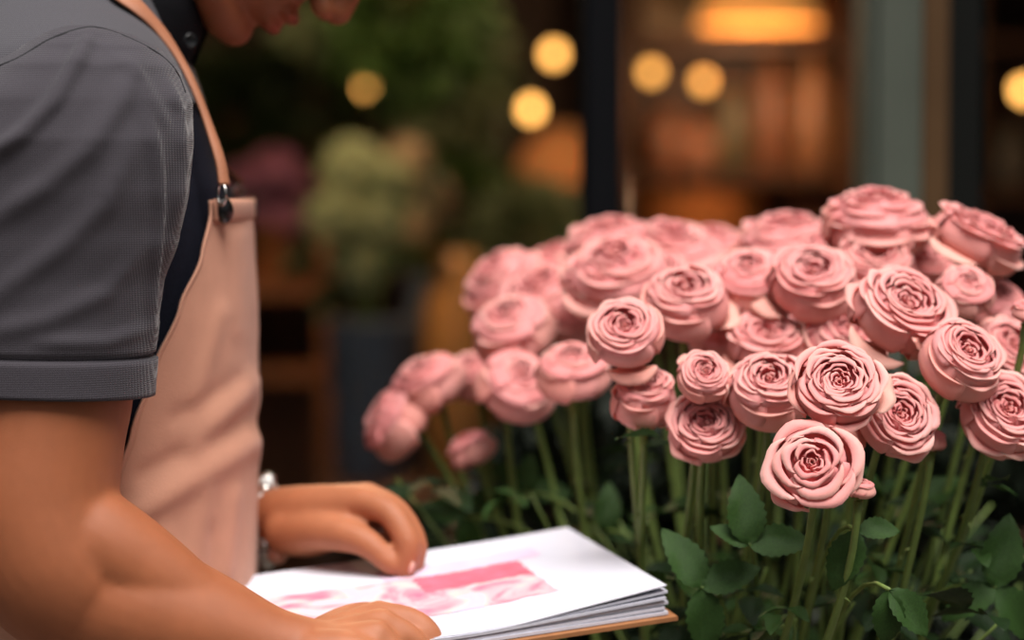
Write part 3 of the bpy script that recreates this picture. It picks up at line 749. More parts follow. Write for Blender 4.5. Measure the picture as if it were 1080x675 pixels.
def rose(px, py, wpx, d, kind, axis, label, hscale=1.0, guards=None, nleaf=1):
    global N_ROSE
    N_ROSE += 1; rnd = random.Random(N_ROSE*13+5)
    s = wpx/2/F*d*(.99 if d < 1.8 else 1.04); hscale = max(hscale, 1.0 if kind == 'E' or d > 1.85 else hscale); axis = (axis[0], axis[1]+.22, axis[2]*.92); hscale = hscale*1.06 if kind != 'C' else hscale*.9
    ax = (RIGHT*axis[0] + UPV*axis[1] - FWD*axis[2]).normalized()
    ctr = P(px, py, d); base = ctr - ax*s*hscale*(.72 if kind in 'CE' else .58)
    ang = rnd.random()*2*PI; rr = .085*math.sqrt(rnd.random())
    # stem foot inside the bucket
    foot = BUCKET + Vector((rr*math.cos(ang)*.9 + (base.x-BUCKET.x)*.12, rr*math.sin(ang)*.9, .02))
    root = empty('rose', foot); tag(root, label, 'rose', 'pink roses in the bucket')
    root.rotation_euler = (0, 0, 0)
    Mw = Matrix.Translation(base) @ basis(ax, rnd.random()*6) @ Matrix.Diagonal((s, s, s*hscale, 1))
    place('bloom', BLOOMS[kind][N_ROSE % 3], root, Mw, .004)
    gd = guards if guards is not None else {'A': ('open', 'open', 'droop', 'open'), 'B': ('cup', 'cup', 'cup', 'droop'), 'C': ('tall', 'tall', 'tall'), 'E': ('open', 'open', 'cup', 'open'), 'H': ('open', 'open', 'open')}[kind]
    a0 = rnd.random()*6
    for k, g in enumerate(gd):
        place('petal', GUARDS[g][(N_ROSE+k) % 3], root, Mw @ Matrix.Rotation(a0+2*PI*k/len(gd)+rnd.uniform(-.25, .25), 4, 'Z'), .012)
    place('calyx', CALYX[N_ROSE % 3], root, Matrix.Translation(base) @ basis(ax, rnd.random()*6) @ Matrix.Scale(min(s, .026), 4), .02)
    # stem
    b0 = base-ax*s*.2
    back = .06 if px < 640 else 0
    L_ = (b0-foot).length
    c1 = b0 - ax*L_*.10 - Vector((0, 0, L_*.10)) ; c2 = foot + Vector((0, 0, .22))+(b0-foot)*Vector((1, 1, 0)).length*0
    c2 = foot*.55+b0*.45; c2 = Vector((foot.x*.55+b0.x*.45, foot.y*.55+b0.y*.45+back, foot.z*.5+b0.z*.5))
    pts = []
    for i in range(22):
        t = i/21; p = b0*(1-t)**3 + c1*3*t*(1-t)**2 + c2*3*t*t*(1-t) + foot*t**3
        p = p + Vector((noise.noise(Vector((t*3, N_ROSE, 0))), noise.noise(Vector((t*3, N_ROSE, 9))), 0))*.008*math.sin(PI*t)
        pts.append(p)
    mb = MB(); mb.tube(pts, [.0034]+[.0027+.0004*(i/21) for i in range(1, 22)], 8)
    for i in range(4, 18, 3):
        a = rnd.random()*6; q = pts[i]; o_ = Vector((math.cos(a), math.sin(a), 0)); mb.tube([q+o_*.002, q+o_*.0045-Vector((0, 0, .001)), q+o_*.007-Vector((0, 0, .003))], [.0016, .0009, .0002], 5)
    me = mesh('stem', mb.v, mb.f, M['stem'])
    st = link('stem', me, None); st.parent = root; st.matrix_parent_inverse = Matrix.Translation(-foot); st['_w'] = (0., 0., 0.)
    for k in range(nleaf+1 if px > 700 else 0):
        t = rnd.uniform(.16, .55) if k == 0 else rnd.uniform(.3, .65)
        q = pts[int(t*21)]; a = rnd.random()*2*PI
        leafset(st, q, (math.cos(a), math.sin(a)*.8, rnd.uniform(-.5, .4)), rnd.uniform(.028, .042), rnd, dark=(k % 2 == 1))
    return root
R_ = [
 # px, py, w, d, kind, axis(right, up, toward camera), label
 (884, 408, 92, 1.655, 'A', (0, .35, .9), 'sharp open pink rose with many ringed petals, front centre above the lowest rose', .85),
 (945, 440, 86, 1.700, 'A', (.25, .15, .9), 'open pink rose with frilly pale petal edges, right beside the sharpest rose', .9),
 (857, 491, 92, 1.630, 'H', (-.15, .12, .95), 'lowest large pink rose, heart-shaped swirl at its centre, drooping pale guard petal', .85),
 (1012, 382, 88, 1.720, 'B', (.35, .45, .8), 'cup-shaped pink rose tilted to the right, at right above the dusky edge rose', 1.0),
 (1058, 438, 92, 1.730, 'A', (.25, .35, .9), 'dusky pink open rose at the right edge with a yellowish lower petal', 1.0),
 (811, 414, 88, 1.740, 'B', (-.05, .55, .8), 'round cupped pink rose left of the sharpest rose, facing up', 1.05),
 (742, 398, 56, 1.745, 'B', (.1, .35, .9), 'small tightly curled pink rose directly above a wilting brownish-rimmed one', .9),
 (743, 452, 76, 1.755, 'A', (0, .35, .9), 'pink rose with browned frilly rim under the small curled rose', 1.0),
 (680, 423, 68, 1.790, 'B', (0, .75, .65), 'upright cupped pink rose with a flat frilled top, below the round button-centred rose', 1.25),
 (660, 354, 80, 1.780, 'B', (-.1, .40, .9), 'round pink rose with a small button centre, left middle of the bouquet', .95),
 (604, 393, 76, 1.940, 'C', (-.05, .75, .6), 'half-closed tall pink rose left of the round button-centred rose', 1.0),
 (545, 407, 80, 2.010, 'C', (.25, .45, .85), 'blurred pink rose with deep magenta folded heart, lower left part', .85),
 (541, 348, 87, 2.050, 'C', (-.25, .6, .7), 'blurred pointed pink rose above the magenta-hearted one', .75),
 (452, 404, 76, 2.100, 'C', (-.45, .65, .5), 'blurred pale pink rose leaning left with a greenish white petal', .85),
 (418, 445, 82, 2.100, 'C', (-.85, .25, .4), 'leftmost pink rose, nodding outward over the hands', .75),
 (497, 474, 49, 2.060, 'C', (-.45, .65, .2), 'narrow pink bud low among the stems, below the magenta-hearted rose', 1.1),
 (500, 396, 62, 2.140, 'C', (-.2, .6, .6), 'blurred pale peach rose between the left-leaning rose and the magenta-hearted one', .8),
 (722, 322, 86, 1.860, 'B', (0, .65, .7), 'cupped pink rose with a cream tipped right petal, right above the button-centred rose', .9),
 (790, 298, 84, 1.900, 'C', (-.1, .6, .75), 'large closed pink rose in the middle of the upper mound', .8),
 (856, 302, 86, 1.870, 'B', (0, .6, .75), 'full pink rose with a split front petal, upper middle', .9),
 (648, 288, 107, 2.020, 'E', (-.1, .7, .7), 'wide blurred pink rose with a red speck, above the button-centred rose', .9),
 (574, 312, 94, 2.120, 'E', (-.3, .7, .6), 'blurred pink rose at upper left beside a peachy petal', .85),
 (528, 296, 87, 2.200, 'E', (-.6, .6, .5), 'blurred pink rose on the upper left rim of the bouquet', .85),
 (590, 280, 82, 2.220, 'E', (-.3, .9, .3), 'blurred pink rose on the top left rim with cream edge', .85),
 (645, 256, 94, 2.160, 'E', (-.1, .9, .4), 'blurred pink rose on the top rim in front of the black post', .85),
 (706, 266, 103, 2.140, 'E', (0, .8, .5), 'blurred pink rose on the top rim right of the black post', .8),
 (752, 262, 82, 2.200, 'E', (.1, .9, .4), 'blurred pink rose on the top rim above the closed upper rose', .8),
 (832, 254, 103, 2.100, 'E', (0, .9, .4), 'blurred flat-topped pink rose on the top rim left of the highest rose', .75),
 (925, 229, 105, 1.960, 'E', (0, .90, .40), 'highest pink rose, a wide ruffled head with yellowish underside', .95),
 (1030, 253, 92, 1.890, 'A', (.45, .75, .35), 'pink rose with a frilled top at upper right, tilted to the right', 1.0),
 (950, 331, 104, 1.765, 'A', (.30, .50, .75), 'big bowl-shaped pink rose with frilly cream rim, above the frilly right-hand rose', 1.1),
 (1019, 307, 60, 1.820, 'C', (.05, .45, .75), 'small rolled pink rose right of the big bowl-shaped one', .9),
 (922, 284, 80, 1.930, 'B', (0, .6, .7), 'soft pink rose directly under the highest rose', .85),
 (890, 356, 84, 1.860, 'E', (.15, .45, .8), 'shaded pink rose directly behind the sharpest rose', .8),
 (806, 362, 75, 1.860, 'A', (0, .7, .6), 'flat shaded pink rose behind the round cupped one', .7),
 (757, 357, 56, 1.900, 'C', (0, .5, .7), 'deep pink shaded rose behind the small curled rose', .9),
 (884, 264, 82, 2.060, 'E', (0, .8, .5), 'blurred pink rose in the upper mound left below the highest rose', .8),
 (968, 286, 73, 1.980, 'B', (.1, .7, .6), 'blurred pink rose between the highest rose and the rolled one', .8),
 (1050, 322, 64, 1.900, 'C', (.2, .5, .7), 'dusky closed pink rose behind the rolled one at right', .9),
 (1062, 374, 77, 1.840, 'B', (.3, .4, .8), 'dusky pink rose half hidden behind the cup-shaped right one', .9),
 (1084, 328, 34, 1.760, 'C', (.1, .8, .4), 'small pale rosebud cut by the right edge', 1.0),
 (907, 515, 32, 1.660, 'C', (.1, .85, .3), 'small peach rosebud tucked behind the lowest large rose', 1.0),
 (760, 310, 73, 2.000, 'B', (0, .6, .7), 'blurred pink rose filling between the closed upper rose and its left neighbour', .85),
 (610, 330, 73, 2.100, 'B', (-.1, .5, .7), 'shaded pink rose behind and above the half-closed tall one', .85),
 (984, 464, 30, 1.740, 'C', (.15, .9, .2), 'greenish beige rosebud hanging under the cup-shaped right rose', 1.2),
 (818, 332, 67, 1.970, 'B', (0, .5, .8), 'blurred pink rose low between the two full upper middle ones', .85),
 (692, 300, 73, 2.060, 'B', (0, .6, .7), 'blurred pink rose peeping out right of the wide red-specked one', .85),
 (896, 232, 56, 2.160, 'E', (-.1, .9, .3), 'small blurred pink rose behind the left of the highest rose', .8),
 (1110, 400, 86, 1.860, 'B', (.3, .4, .8), 'pink rose mostly cut off by the right edge', .9),
 (1110, 300, 89, 1.980, 'B', (.3, .6, .6), 'pink rose outside the right edge behind the pale bud', .9),
]
for r in R_:
    if r[0] > 1100: continue
    rose(*r[:7], hscale=r[7], nleaf=1 if r[3] < 1.9 else 0)

# leafy branches filling the bunch below the blooms
def branch(px, py, d, rnd, dark, label, sc=.045, n=3, droopy=.3):
    tip = P(px, py, d); foot = BUCKET + Vector((rnd.uniform(-.07, .07), rnd.uniform(-.07, .07), .03))
    root = empty('leafy_branch', foot); tag(root, label, 'branch', 'leafy branches among the rose stems')
    mid = Vector((foot.x*.5+tip.x*.5, foot.y*.5+tip.y*.5, foot.z*.35+tip.z*.65))
    pts = []
    for i in range(16):
        t = i/15; pts.append(foot*(1-t)**2+mid*2*t*(1-t)+tip*t*t)
    mb = MB(); mb.tube(pts, [.0024-.0014*i/15 for i in range(16)], 6)
    st = link('stem', mesh('stem', mb.v, mb.f, M['stem']), None); st.parent = root; st.matrix_parent_inverse = Matrix.Translation(-foot); st['_w'] = (0., 0., 0.)
    for k in range(n):
        q = pts[15-k*3]; a = rnd.random()*2*PI
        leafset(st, q, (math.cos(a), math.sin(a)*.7-.3, rnd.uniform(-.6, .5)-droopy*.5), sc*rnd.uniform(.8, 1.2), rnd, dark)
    return root
rb = random.Random(3)
LOW = ['left of the sketchbook corner', 'right above the sketchbook corner', 'just right of the sketchbook corner', 'under the button-centred rose', 'under the upright cupped rose', 'under the brown-rimmed rose',
       'below left of the round cupped rose', 'below the round cupped rose', 'low left of the lowest large rose', 'straight below the lowest large rose', 'low beneath the peach rosebud', 'right of the peach rosebud',
       'under the right frilly rose', 'below the greenish beige rosebud', 'low under the cup-shaped right rose', 'under the dusky edge rose', 'low in the right corner', 'at the right edge below the dusky rose']
for i, wh in enumerate(LOW):
    px = 560+i*31; py = 545+(i*53.7 % 125); d = 1.72+(i*.137 % .24)
    if px < 720: d = 2.0+(i % 3)*.04; py = 520+(i*23 % 40)
    if 660 < px < 900 and py < 570: py += 45
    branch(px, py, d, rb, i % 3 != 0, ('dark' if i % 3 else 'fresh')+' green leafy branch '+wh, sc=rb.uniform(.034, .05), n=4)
WHERE = ['behind the leftmost nodding rose', 'behind the narrow low bud', 'behind the magenta-hearted rose', 'behind the sketchbook corner', 'behind the half-closed tall rose', 'behind the button-centred rose', 'behind the small curled rose',
         'behind the brown-rimmed rose', 'behind the round cupped rose', 'behind the lowest large rose', 'behind the peach rosebud', 'behind the frilly right-hand rose', 'behind the cup-shaped right rose', 'behind the dusky edge rose']
WX = [430, 500, 545, 690, 604, 660, 742, 745, 811, 857, 907, 945, 1012, 1058]
for i in range(28):
    lo = i // 14; k = i % 14
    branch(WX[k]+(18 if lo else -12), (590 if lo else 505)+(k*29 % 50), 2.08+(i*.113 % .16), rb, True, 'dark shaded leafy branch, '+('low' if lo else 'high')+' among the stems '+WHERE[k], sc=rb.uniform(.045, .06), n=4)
def big_leafed(label, tip_px, tip_py, d, leaves):
    tip = P(tip_px, tip_py, d); foot = BUCKET+Vector((.03, -.05, .03)); root = empty('leafy_branch', foot); tag(root, label, 'branch', 'leafy branches among the rose stems')
    mb = MB(); pts = [foot*(1-t)**2+Vector((foot.x*.6+tip.x*.4, foot.y*.6+tip.y*.4, tip.z+.02))*2*t*(1-t)+tip*t*t for t in np.linspace(0, 1, 14)]
    mb.tube(pts, .0016, 6); st = link('stem', mesh('stem', mb.v, mb.f, M['stem']), None); st.parent = root; st.matrix_parent_inverse = Matrix.Translation(-foot); st['_w'] = (0., 0., 0.)
    for (dx, dy, L_, k) in leaves:
        dd = (RIGHT*dx+UPV*dy).normalized(); z = (-FWD*.8+UPV*.5).normalized(); y = z.cross(dd).normalized(); z = dd.cross(y)
        place('leaf', LEAVES[k], st, Matrix.Translation(tip) @ Matrix((dd, y, z)).transposed().to_4x4() @ Matrix.Scale(L_, 4))
big_leafed('branch with two pale green drooping leaves low in front of the roses', 938, 622, 1.66, [(-.05, -1, .040, 0), (.75, -.85, .042, 1)])
big_leafed('branch with one upright pointed leaf near the sketchbook corner', 640, 560, 2.0, [(.05, 1, .040, 2), (.9, -.2, .03, 3)])
big_leafed('branch with a long narrow leaf under the peach rosebud', 905, 560, 1.68, [(-.45, -1, .046, 3), (.9, .1, .03, 0)])
big_leafed('branch with round glossy leaves left of the lowest large rose', 790, 575, 1.72, [(1, .1, .045, 1), (-.8, .5, .03, 2), (-.1, 1, .05, 0)])

big_leafed('branch with curled fresh green leaves under the narrow low bud', 492, 545, 2.08, [(-.9, .2, .045, 1), (.7, .5, .045, 2), (.1, -1, .04, 0)])
big_leafed('branch with glossy grey-green leaves under the magenta-hearted rose', 552, 520, 2.08, [(-.6, .6, .04, 3), (.9, .1, .042, 0), (.2, 1, .035, 1)])
big_leafed('branch with a broad leaf in the lower right corner', 1050, 620, 1.76, [(.2, 1, .055, 1), (.7, -.8, .05, 2), (-.8, -.4, .045, 0)])
big_leafed('branch with broad leaves straight right of the sketchbook', 740, 620, 1.74, [(-.5, .9, .05, 2), (.8, .3, .045, 1), (.1, -1, .05, 3)])

# bucket and stand (below the frame, carrying the roses)
def bucket(name, c, r0, r1, h, m, label, cat):
    root = empty(name, c); tag(root, label, cat)
    mb = MB(); mb.lathe([(.001, 0), (r0, 0), (r0+.004, .004), ((r0*2+r1)/3, h*.33), ((r0+2*r1)/3, h*.66), (r1, h-.006), (r1+.005, h-.002), (r1+.004, h), (r1-.003, h-.002), (r0-.003, .006), (.001, .006)], c, 48)
    mb.build('body', m, root)
    for z in (.33, .66):
        t = MB(); rr = r0+(r1-r0)*z+.002
        t.tube([Vector(c)+Vector((rr*math.cos(a), rr*math.sin(a), h*z)) for a in np.linspace(0, 2*PI, 41)], .0025, 6, caps=False); t.build('rib', m, root)
    for s in (-1, 1):
        t = MB(); t.tube([Vector(c)+Vector((s*(r1-.002), 0, h*.92))+Vector((s*.03*math.sin(a), .03*math.cos(a), 0)) for a in np.linspace(0, PI, 13)], .003, 6); t.build('handle', m, root)
    return root
bucket('bucket', tuple(BUCKET), .10, .135, .29, M['zinc'], 'galvanised metal bucket holding the pink roses', 'bucket')
st = empty('stool', (BUCKET.x, BUCKET.y, 0)); tag(st, 'wooden stool carrying the bucket of pink roses', 'stool')
mb = MB(); mb.box((BUCKET.x-.19, BUCKET.y-.17, .57), (BUCKET.x+.19, BUCKET.y+.17, .60)); mb.build('seat', M['wood2'], st, smooth=False, bevel=.006)
for sx in (-1, 1):
    for sy in (-1, 1):
        mb = MB(); mb.tube([(BUCKET.x+sx*.18, BUCKET.y+sy*.16, 0), (BUCKET.x+sx*.14, BUCKET.y+sy*.12, .575)], .016, 12); mb.build('leg', M['wood2'], st)

# ------------------------------------------------------------------ shop interior
def lampglow(px, py, d, r, label, energy, power, color=(1, .42, .10)):
    c = P(px, py, d); root = empty('pendant_lamp', (c.x, c.y, 2.9)); tag(root, label, 'lamp')
    sh = MB(); sh.lathe([(.03, r*.55), (.04, r*.6), (r*.75, r*.1), (r, -r*.5), (r*.97, -r*.5), (r*.72, r*.08), (.03, r*.5)], tuple(c), 32)
    sh.build('lamp_shade', mat('amber_shade', color, .6, nscale=20, namt=.1, emit=color, es=energy), root)
    cb = MB(); cb.tube([(c.x, c.y, c.z+r*.6), (c.x, c.y, 2.9)], .004, 6); cb.build('cord', M['frame'], root)
    bl = MB(); bl.ball(c+Vector((0, 0, -r*.15)), .03, 12, 8); bl.build('bulb', mat('bulb_warm', (1, .7, .35), .5, nscale=5, namt=.01, emit=(1, .7, .35), es=3), root)
    ld = bpy.data.lights.new('lamp_light', 'POINT'); ld.energy = power; ld.color = (1, .68, .40); ld.shadow_soft_size = .05
    lo = bpy.data.objects.new('lamp_light', ld); COL.objects.link(lo); lo.location = c+Vector((0, 0, -r*.9))
lampglow(800, -6, 6.6, .17, 'large amber pendant lamp glowing over the right-hand shelves', .30, 6)
lampglow(592, 165, 7.2, .15, 'small amber pendant lamp left of the black post, behind the bulbs', .17, 4, (1, .34, .09))

lampglow(330, -330, 4.3, .16, 'added unseen cream pendant lamp brightening the left flower display from above the frame', .6, 26, (1, .8, .55))  # added lamp out of view, brightens the left background
lampglow(520, -330, 5.3, .16, 'added unseen cream pendant lamp brightening the shop behind the black post from above the frame', .6, 16, (1, .8, .55))  # second added lamp out of view, lifts the dark interior
def bulb(px, py, d, r, col, es, label):
    c = P(px, py, d); root = empty('hanging_bulb', (c.x, c.y, 2.9)); tag(root, label, 'light bulb', 'warm hanging bulbs')
    g = MB(); g.ball(c, (r, r, r*1.15), 20, 12); g.build('glass', mat('bulb_glow', col, .4, nscale=5, namt=.01, emit=col, es=es), root)
    s = MB(); s.lathe([(r*.4, r*.9), (r*.5, r*1.0), (r*.5, r*2.0), (r*.2, r*2.3)], tuple(c), 16); s.build('socket', M['frame'], root)
    k = MB(); k.tube([c+Vector((0, 0, r*2.2)), (c.x, c.y, 2.9)], .002, 6); k.build('cord', M['frame'], root)
YEL = (1.0, .48, .11); ORA = (1.0, .46, .10)
bulb(388, 90, 6.6, .022, ORA, 3.6, 'warm bulb furthest left of the bright ones, in front of greenery')
bulb(584, 57, 6.7, .022, YEL, 4.6, 'upper bright bulb of the pair left of the black post')
bulb(560, 115, 6.7, .022, YEL, 5.4, 'lower brightest bulb of the pair left of the black post')
bulb(687, 76, 6.6, .020, ORA, 3.0, 'orange bulb just right of the black post')
bulb(742, 86, 6.6, .020, ORA, 2.5, 'dimmer orange bulb second right of the black post')
bulb(1080, 95, 6.6, .022, YEL, 5.4, 'bright bulb at the right edge')
bulb(289, 83, 7.2, .018, (1, .32, .08), 1.3, 'dim brown-orange bulb near the bowed face')

def shelf_unit(name, x0, x1, y, levels, depth, top, label, m=None):
    root = empty(name, ((x0+x1)/2, y, 0)); tag(root, label, 'shelf'); m = m or M['wood']
    for z in levels:
        b = MB(); b.box((x0, y, z-.03), (x1, y+depth, z)); b.build('shelf_board', m, root, smooth=False, bevel=.004)
    for x in (x0, x1-.03):
        b = MB(); b.box((x, y, 0), (x+.03, y+depth, top)); b.build('side_panel', m, root, smooth=False, bevel=.004)
    b = MB(); b.box((x0, y+depth, 0), (x1, y+depth+.02, top)); b.build('back_panel', m, root, smooth=False)
    return root
def zat(py, y): return P(540, py, y).z
def xat(px, y): return (px-540)/F*y
# right-hand shelves seen between post and pilaster (depth 6)
Ys = 6.9
lv = [zat(182, Ys), zat(40, Ys), zat(262, Ys), zat(-90, Ys), .35]
shelf_unit('display_shelf', xat(655, Ys), xat(905, Ys), Ys, lv, .35, 2.3, 'tall dark wooden display shelf between black post and sage pilaster', M['wood'])
shelf_unit('display_shelf', xat(1025, Ys), xat(1250, Ys), Ys, [zat(200, Ys), zat(40, Ys), .4, zat(330, Ys)], .35, 2.3, 'dark wooden display shelf behind the right edge', M['wood'])
def jar(px, w, zb, h, y, c, label, prof=None, cat='jar', name='jar', m=None, lid=True):
    x = xat(px, y); r = w/2/F*y; root = empty(name, (x, y, zb)); tag(root, label, cat)
    mb = MB(); pr = prof or [(.001, 0), (r*.8, 0), (r*.95, h*.04), (r, h*.3), (r*.95, h*.78), (r*.6, h*.9), (r*.6, h), (r*.5, h), (r*.5, h*.9), (.001, h*.88)]
    mb.lathe(pr, (x, y, zb), 28); mb.build('body', m or mat(name+'_glaze', c, .4, nscale=12, namt=.15), root)
    if lid:
        lb = MB(); lb.lathe([(.001, h*1.0), (r*.66, h*1.0), (r*.66, h*1.06), (r*.15, h*1.1), (r*.12, h*1.15), (.001, h*1.16)], (x, y, zb), 20); lb.build('lid', M['wood2'], root)
    return root
yj = Ys+.16
def hpx(n, y=yj): return n/F*y
jar(702, 40, lv[0]+.001, hpx(60), yj, srgb(120, 78, 54), 'terracotta jar on the shelf right of the black post')
jar(772, 34, lv[0]+.001, hpx(86), yj, srgb(86, 82, 60), 'olive brown jar on the middle shelf below the dimmer bulb')
jar(812, 34, lv[0]+.001, hpx(108), yj, srgb(126, 84, 60), 'tall orange-brown jar in the middle of the right-hand shelf')
jar(856, 42, lv[0]+.001, hpx(112), yj, srgb(140, 100, 70), 'tallest tan jar on the right-hand shelf')
jar(893, 24, lv[0]+.001, hpx(96), yj, srgb(96, 76, 46), 'slim brown jar beside the sage pilaster')
jar(736, 40, lv[0]+.001, hpx(50), yj, srgb(140, 96, 72), 'squat clay jar below the orange bulbs')
jar(690, 40, lv[1]+.001, hpx(70), yj, srgb(110, 86, 62), 'brown jar on the upper shelf beside the black post')
jar(728, 40, lv[1]+.001, hpx(66), yj, srgb(96, 76, 54), 'amber jar on the upper shelf')
jar(860, 44, lv[1]+.001, hpx(60), yj, srgb(120, 64, 34), 'rust-coloured jar on the upper shelf near the pilaster')
jar(1062, 50, zat(200, Ys)+.001, hpx(70), yj, srgb(120, 112, 100), 'grey stoneware jar on the shelf at the right edge')
jar(1046, 30, zat(40, Ys)+.001, hpx(40), yj, srgb(60, 54, 46), 'dark jar on the top shelf at the right edge')
# wide basket
def basket(px, w, zb, h, y, label, col):
    x = xat(px, y); r = w/2/F*y; root = empty('basket', (x, y, zb)); tag(root, label, 'basket')
    rows = []; mb = MB()
    for i in range(17):
        t = i/16; rr = r*(.7+.3*math.sin(t*PI/2)); rows.append([(x+rr*(1+.03*(-1)**(i+j))*math.cos(2*PI*j/48), y+rr*.7*(1+.03*(-1)**(i+j))*math.sin(2*PI*j/48), zb+h*t) for j in range(48)])
    mb.grid(rows, closed=True); mb.f.append(tuple(range(48))[::-1]); mb.build('body', mat('wicker', col, .7, nscale=40, namt=.3), root, solid=.006)
    rm = MB(); rm.tube([(x+r*1.01*math.cos(a), y+r*.71*math.sin(a), zb+h) for a in np.linspace(0, 2*PI, 49)], .01, 8, caps=False); rm.build('rim', mat('wicker_rim', col, .7, nscale=40, namt=.3), root)
    hd = MB(); hd.tube([(x+r*.98*math.cos(a), y, zb+h+r*.22*math.sin(a)) for a in np.linspace(0, PI, 25)], .008, 8); hd.build('handle', mat('wicker_handle', col, .7, nscale=40, namt=.3), root)
basket(738, 132, lv[2]+.001, hpx(56), yj, 'wide orange-tan wicker basket behind the top of the roses', srgb(206, 124, 62))
basket(860, 60, lv[2]+.001, hpx(40), yj, 'small dark wicker basket behind the roses near the pilaster', srgb(96, 50, 28))
# left-hand plant stand
Yl = 5.2
levL = [zat(300, Yl), zat(390, Yl), .35]
shelf_unit('plant_stand', xat(150, Yl), xat(350, Yl), Yl, levL, .4, zat(250, Yl), 'brown wooden plant stand behind the person', M['wood2'])
shelf_unit('bookcase', xat(60, 8.3), xat(590, 8.3), 8.3, [zat(150, 8.3), zat(290, 8.3), zat(400, 8.3), .3], .35, 2.3, 'dark wooden shelving against the back wall on the left', M['wood'])
tbl = empty('table', (xat(430, 4.6), 4.75, 0)); tag(tbl, 'dark wooden display table under the grey flower pail', 'table')
zt = zat(515, 4.6)
b = MB(); b.box((xat(335, 4.6), 4.45, zt-.03), (xat(600, 4.6), 5.0, zt)); b.build('tabletop', M['wood'], tbl, smooth=False, bevel=.005)
for x in (xat(345, 4.6), xat(585, 4.6)):
    for y in (4.5, 4.95):
        b = MB(); b.box((x-.02, y-.02, 0), (x+.02, y+.02, zt-.03)); b.build('leg', M['wood'], tbl, smooth=False, bevel=.003)

def floret_head(c, r, n, fs, m, rnd):
    """a ball of small four-petalled florets"""
    mb = MB(); c = Vector(c)
    for i in range(n):
        z = 1-2*(i+.5)/n; a = i*2.399963; q = Vector((math.sqrt(1-z*z)*math.cos(a), math.sqrt(1-z*z)*math.sin(a), z))
        if q.z < -.75: continue
        R = q.to_track_quat('Z', 'Y').to_matrix() @ Matrix.Rotation(rnd.random()*2, 3, 'Z'); p = c+q*r*rnd.uniform(.88, 1.05)
        vs = []; fsn = []
        for k in range(4):
            b_ = PI/2*k; 
            pt = [Vector((0, 0, 0)), Vector((math.cos(b_-.45), math.sin(b_-.45), .15))*.75, Vector((math.cos(b_), math.sin(b_), .3)), Vector((math.cos(b_+.45), math.sin(b_+.45), .15))*.75]
            o_ = len(vs); vs += [p+R @ (v*fs) for v in pt]; fsn.append((o_, o_+1, o_+2, o_+3))
        mb.add(vs, fsn)
    return mb
def flower_vase(px, y, zb, potw, poth, heads, m, potm, label, name, cat='flowers', potname='pail', sr=None, kind='floret'):
    x = xat(px, y); rnd = random.Random(px*7+1); r = potw/2/F*y; h = poth/F*y
    root = empty(name, (x, y, zb)); tag(root, label, cat)
    mb = MB(); mb.lathe([(.001, 0), (r*.78, 0), (r*.8, .005), (r*.98, h*.96), (r*1.04, h*.98), (r*1.04, h), (r*.95, h), (r*.76, .01), (.001, .01)], (x, y, zb), 36); mb.build(potname, potm, root)
    for (hx, hy, hr) in heads:
        c = P(hx, hy, y+rnd.uniform(-.06, .06)); R2 = hr/F*y
        if kind == 'floret':
            o = floret_head(c, R2, 70, R2*.30, m, rnd).build('flower_head', m, root, smooth=False)
        else:
            o = bpy.data.objects.new('flower_head', KINDM); COL.objects.link(o); o.parent = root
            o.matrix_basis = Matrix.Translation(-root.location) @ Matrix.Translation(c-Vector((0, 0, R2*.5))) @ basis((rnd.uniform(-.5, .5), -.6, .8)) @ Matrix.Scale(R2, 4)
        s = MB(); s.tube([c-Vector((0, 0, R2*.6)), (x*.6+c.x*.4, y, zb+h*1.05), (x+rnd.uniform(-.5, .5)*r, y, zb+h*.4)], .003, 6); s.build('stem', M['stem'], root)
        for k in range(4):
            a = rnd.random()*6.28; q = c+Vector((math.cos(a)*R2*.9, math.sin(a)*R2*.6, -R2*rnd.uniform(.4, 1.3)))
            z_ = Vector((rnd.uniform(-.5, .5), -.5, .8)).normalized(); dd = Vector((math.cos(a), math.sin(a)*.5, -.3)).normalized(); yv = z_.cross(dd).normalized(); z_ = dd.cross(yv)
            o = bpy.data.objects.new('leaf', rnd.choice(DLEAVES)); COL.objects.link(o); o.parent = root
            o.matrix_basis = Matrix.Translation(q-root.location) @ Matrix((dd, yv, z_)).transposed().to_4x4() @ Matrix.Scale(.075, 4)
    return root
KINDM = BLOOMS['E'][0].copy(); KINDM.materials.clear(); KINDM.materials.append(M['pinkpeony'])
hyd = mat('green_hydrangea', srgb(160, 172, 130), .7, nscale=30, namt=.2, trans=.2)
crm = mat('cream_flower', srgb(186, 160, 128), .7, nscale=30, namt=.15, trans=.2)
grn = mat('lime_flower', srgb(110, 132, 62), .7, nscale=30, namt=.2, trans=.2)
flower_vase(388, 4.7, zt+.001, 88, 170, [(372, 180, 34), (352, 232, 30), (398, 236, 30), (380, 285, 26), (408, 190, 26)], hyd, M['bluezinc'], 'tall blue-grey pail of pale green hydrangeas on the dark table', 'hydrangea_pail')
flower_vase(440, 5.0, zt+.001, 30, 200, [(430, 168, 22), (455, 210, 24), (436, 240, 20)], crm, M['bluezinc'], 'slim pail of dusty cream flowers behind the hydrangeas', 'flower_pail')
flower_vase(285, 5.35, levL[0]+.001, 60, 60, [(262, 190, 24), (292, 176, 26), (315, 200, 22), (280, 215, 24), (305, 228, 20), (255, 222, 18)], None, M['wood2'], 'pot of magenta pink flowers on the plant stand behind the apron bib', 'peony_pot', kind='bloom', potname='pot')
flower_vase(215, 5.35, levL[1]+.001, 50, 50, [(225, 310, 18), (200, 300, 18)], grn, M['bluezinc'], 'small pot of lime flowers on the lower tier of the plant stand', 'flower_pot', potname='pot')
jar(482, 74, zt+.001, hpx(235, 4.8), 4.8, srgb(176, 124, 66), 'tall tan ceramic vase on the dark table left of the roses', name='vase', cat='vase', lid=False)
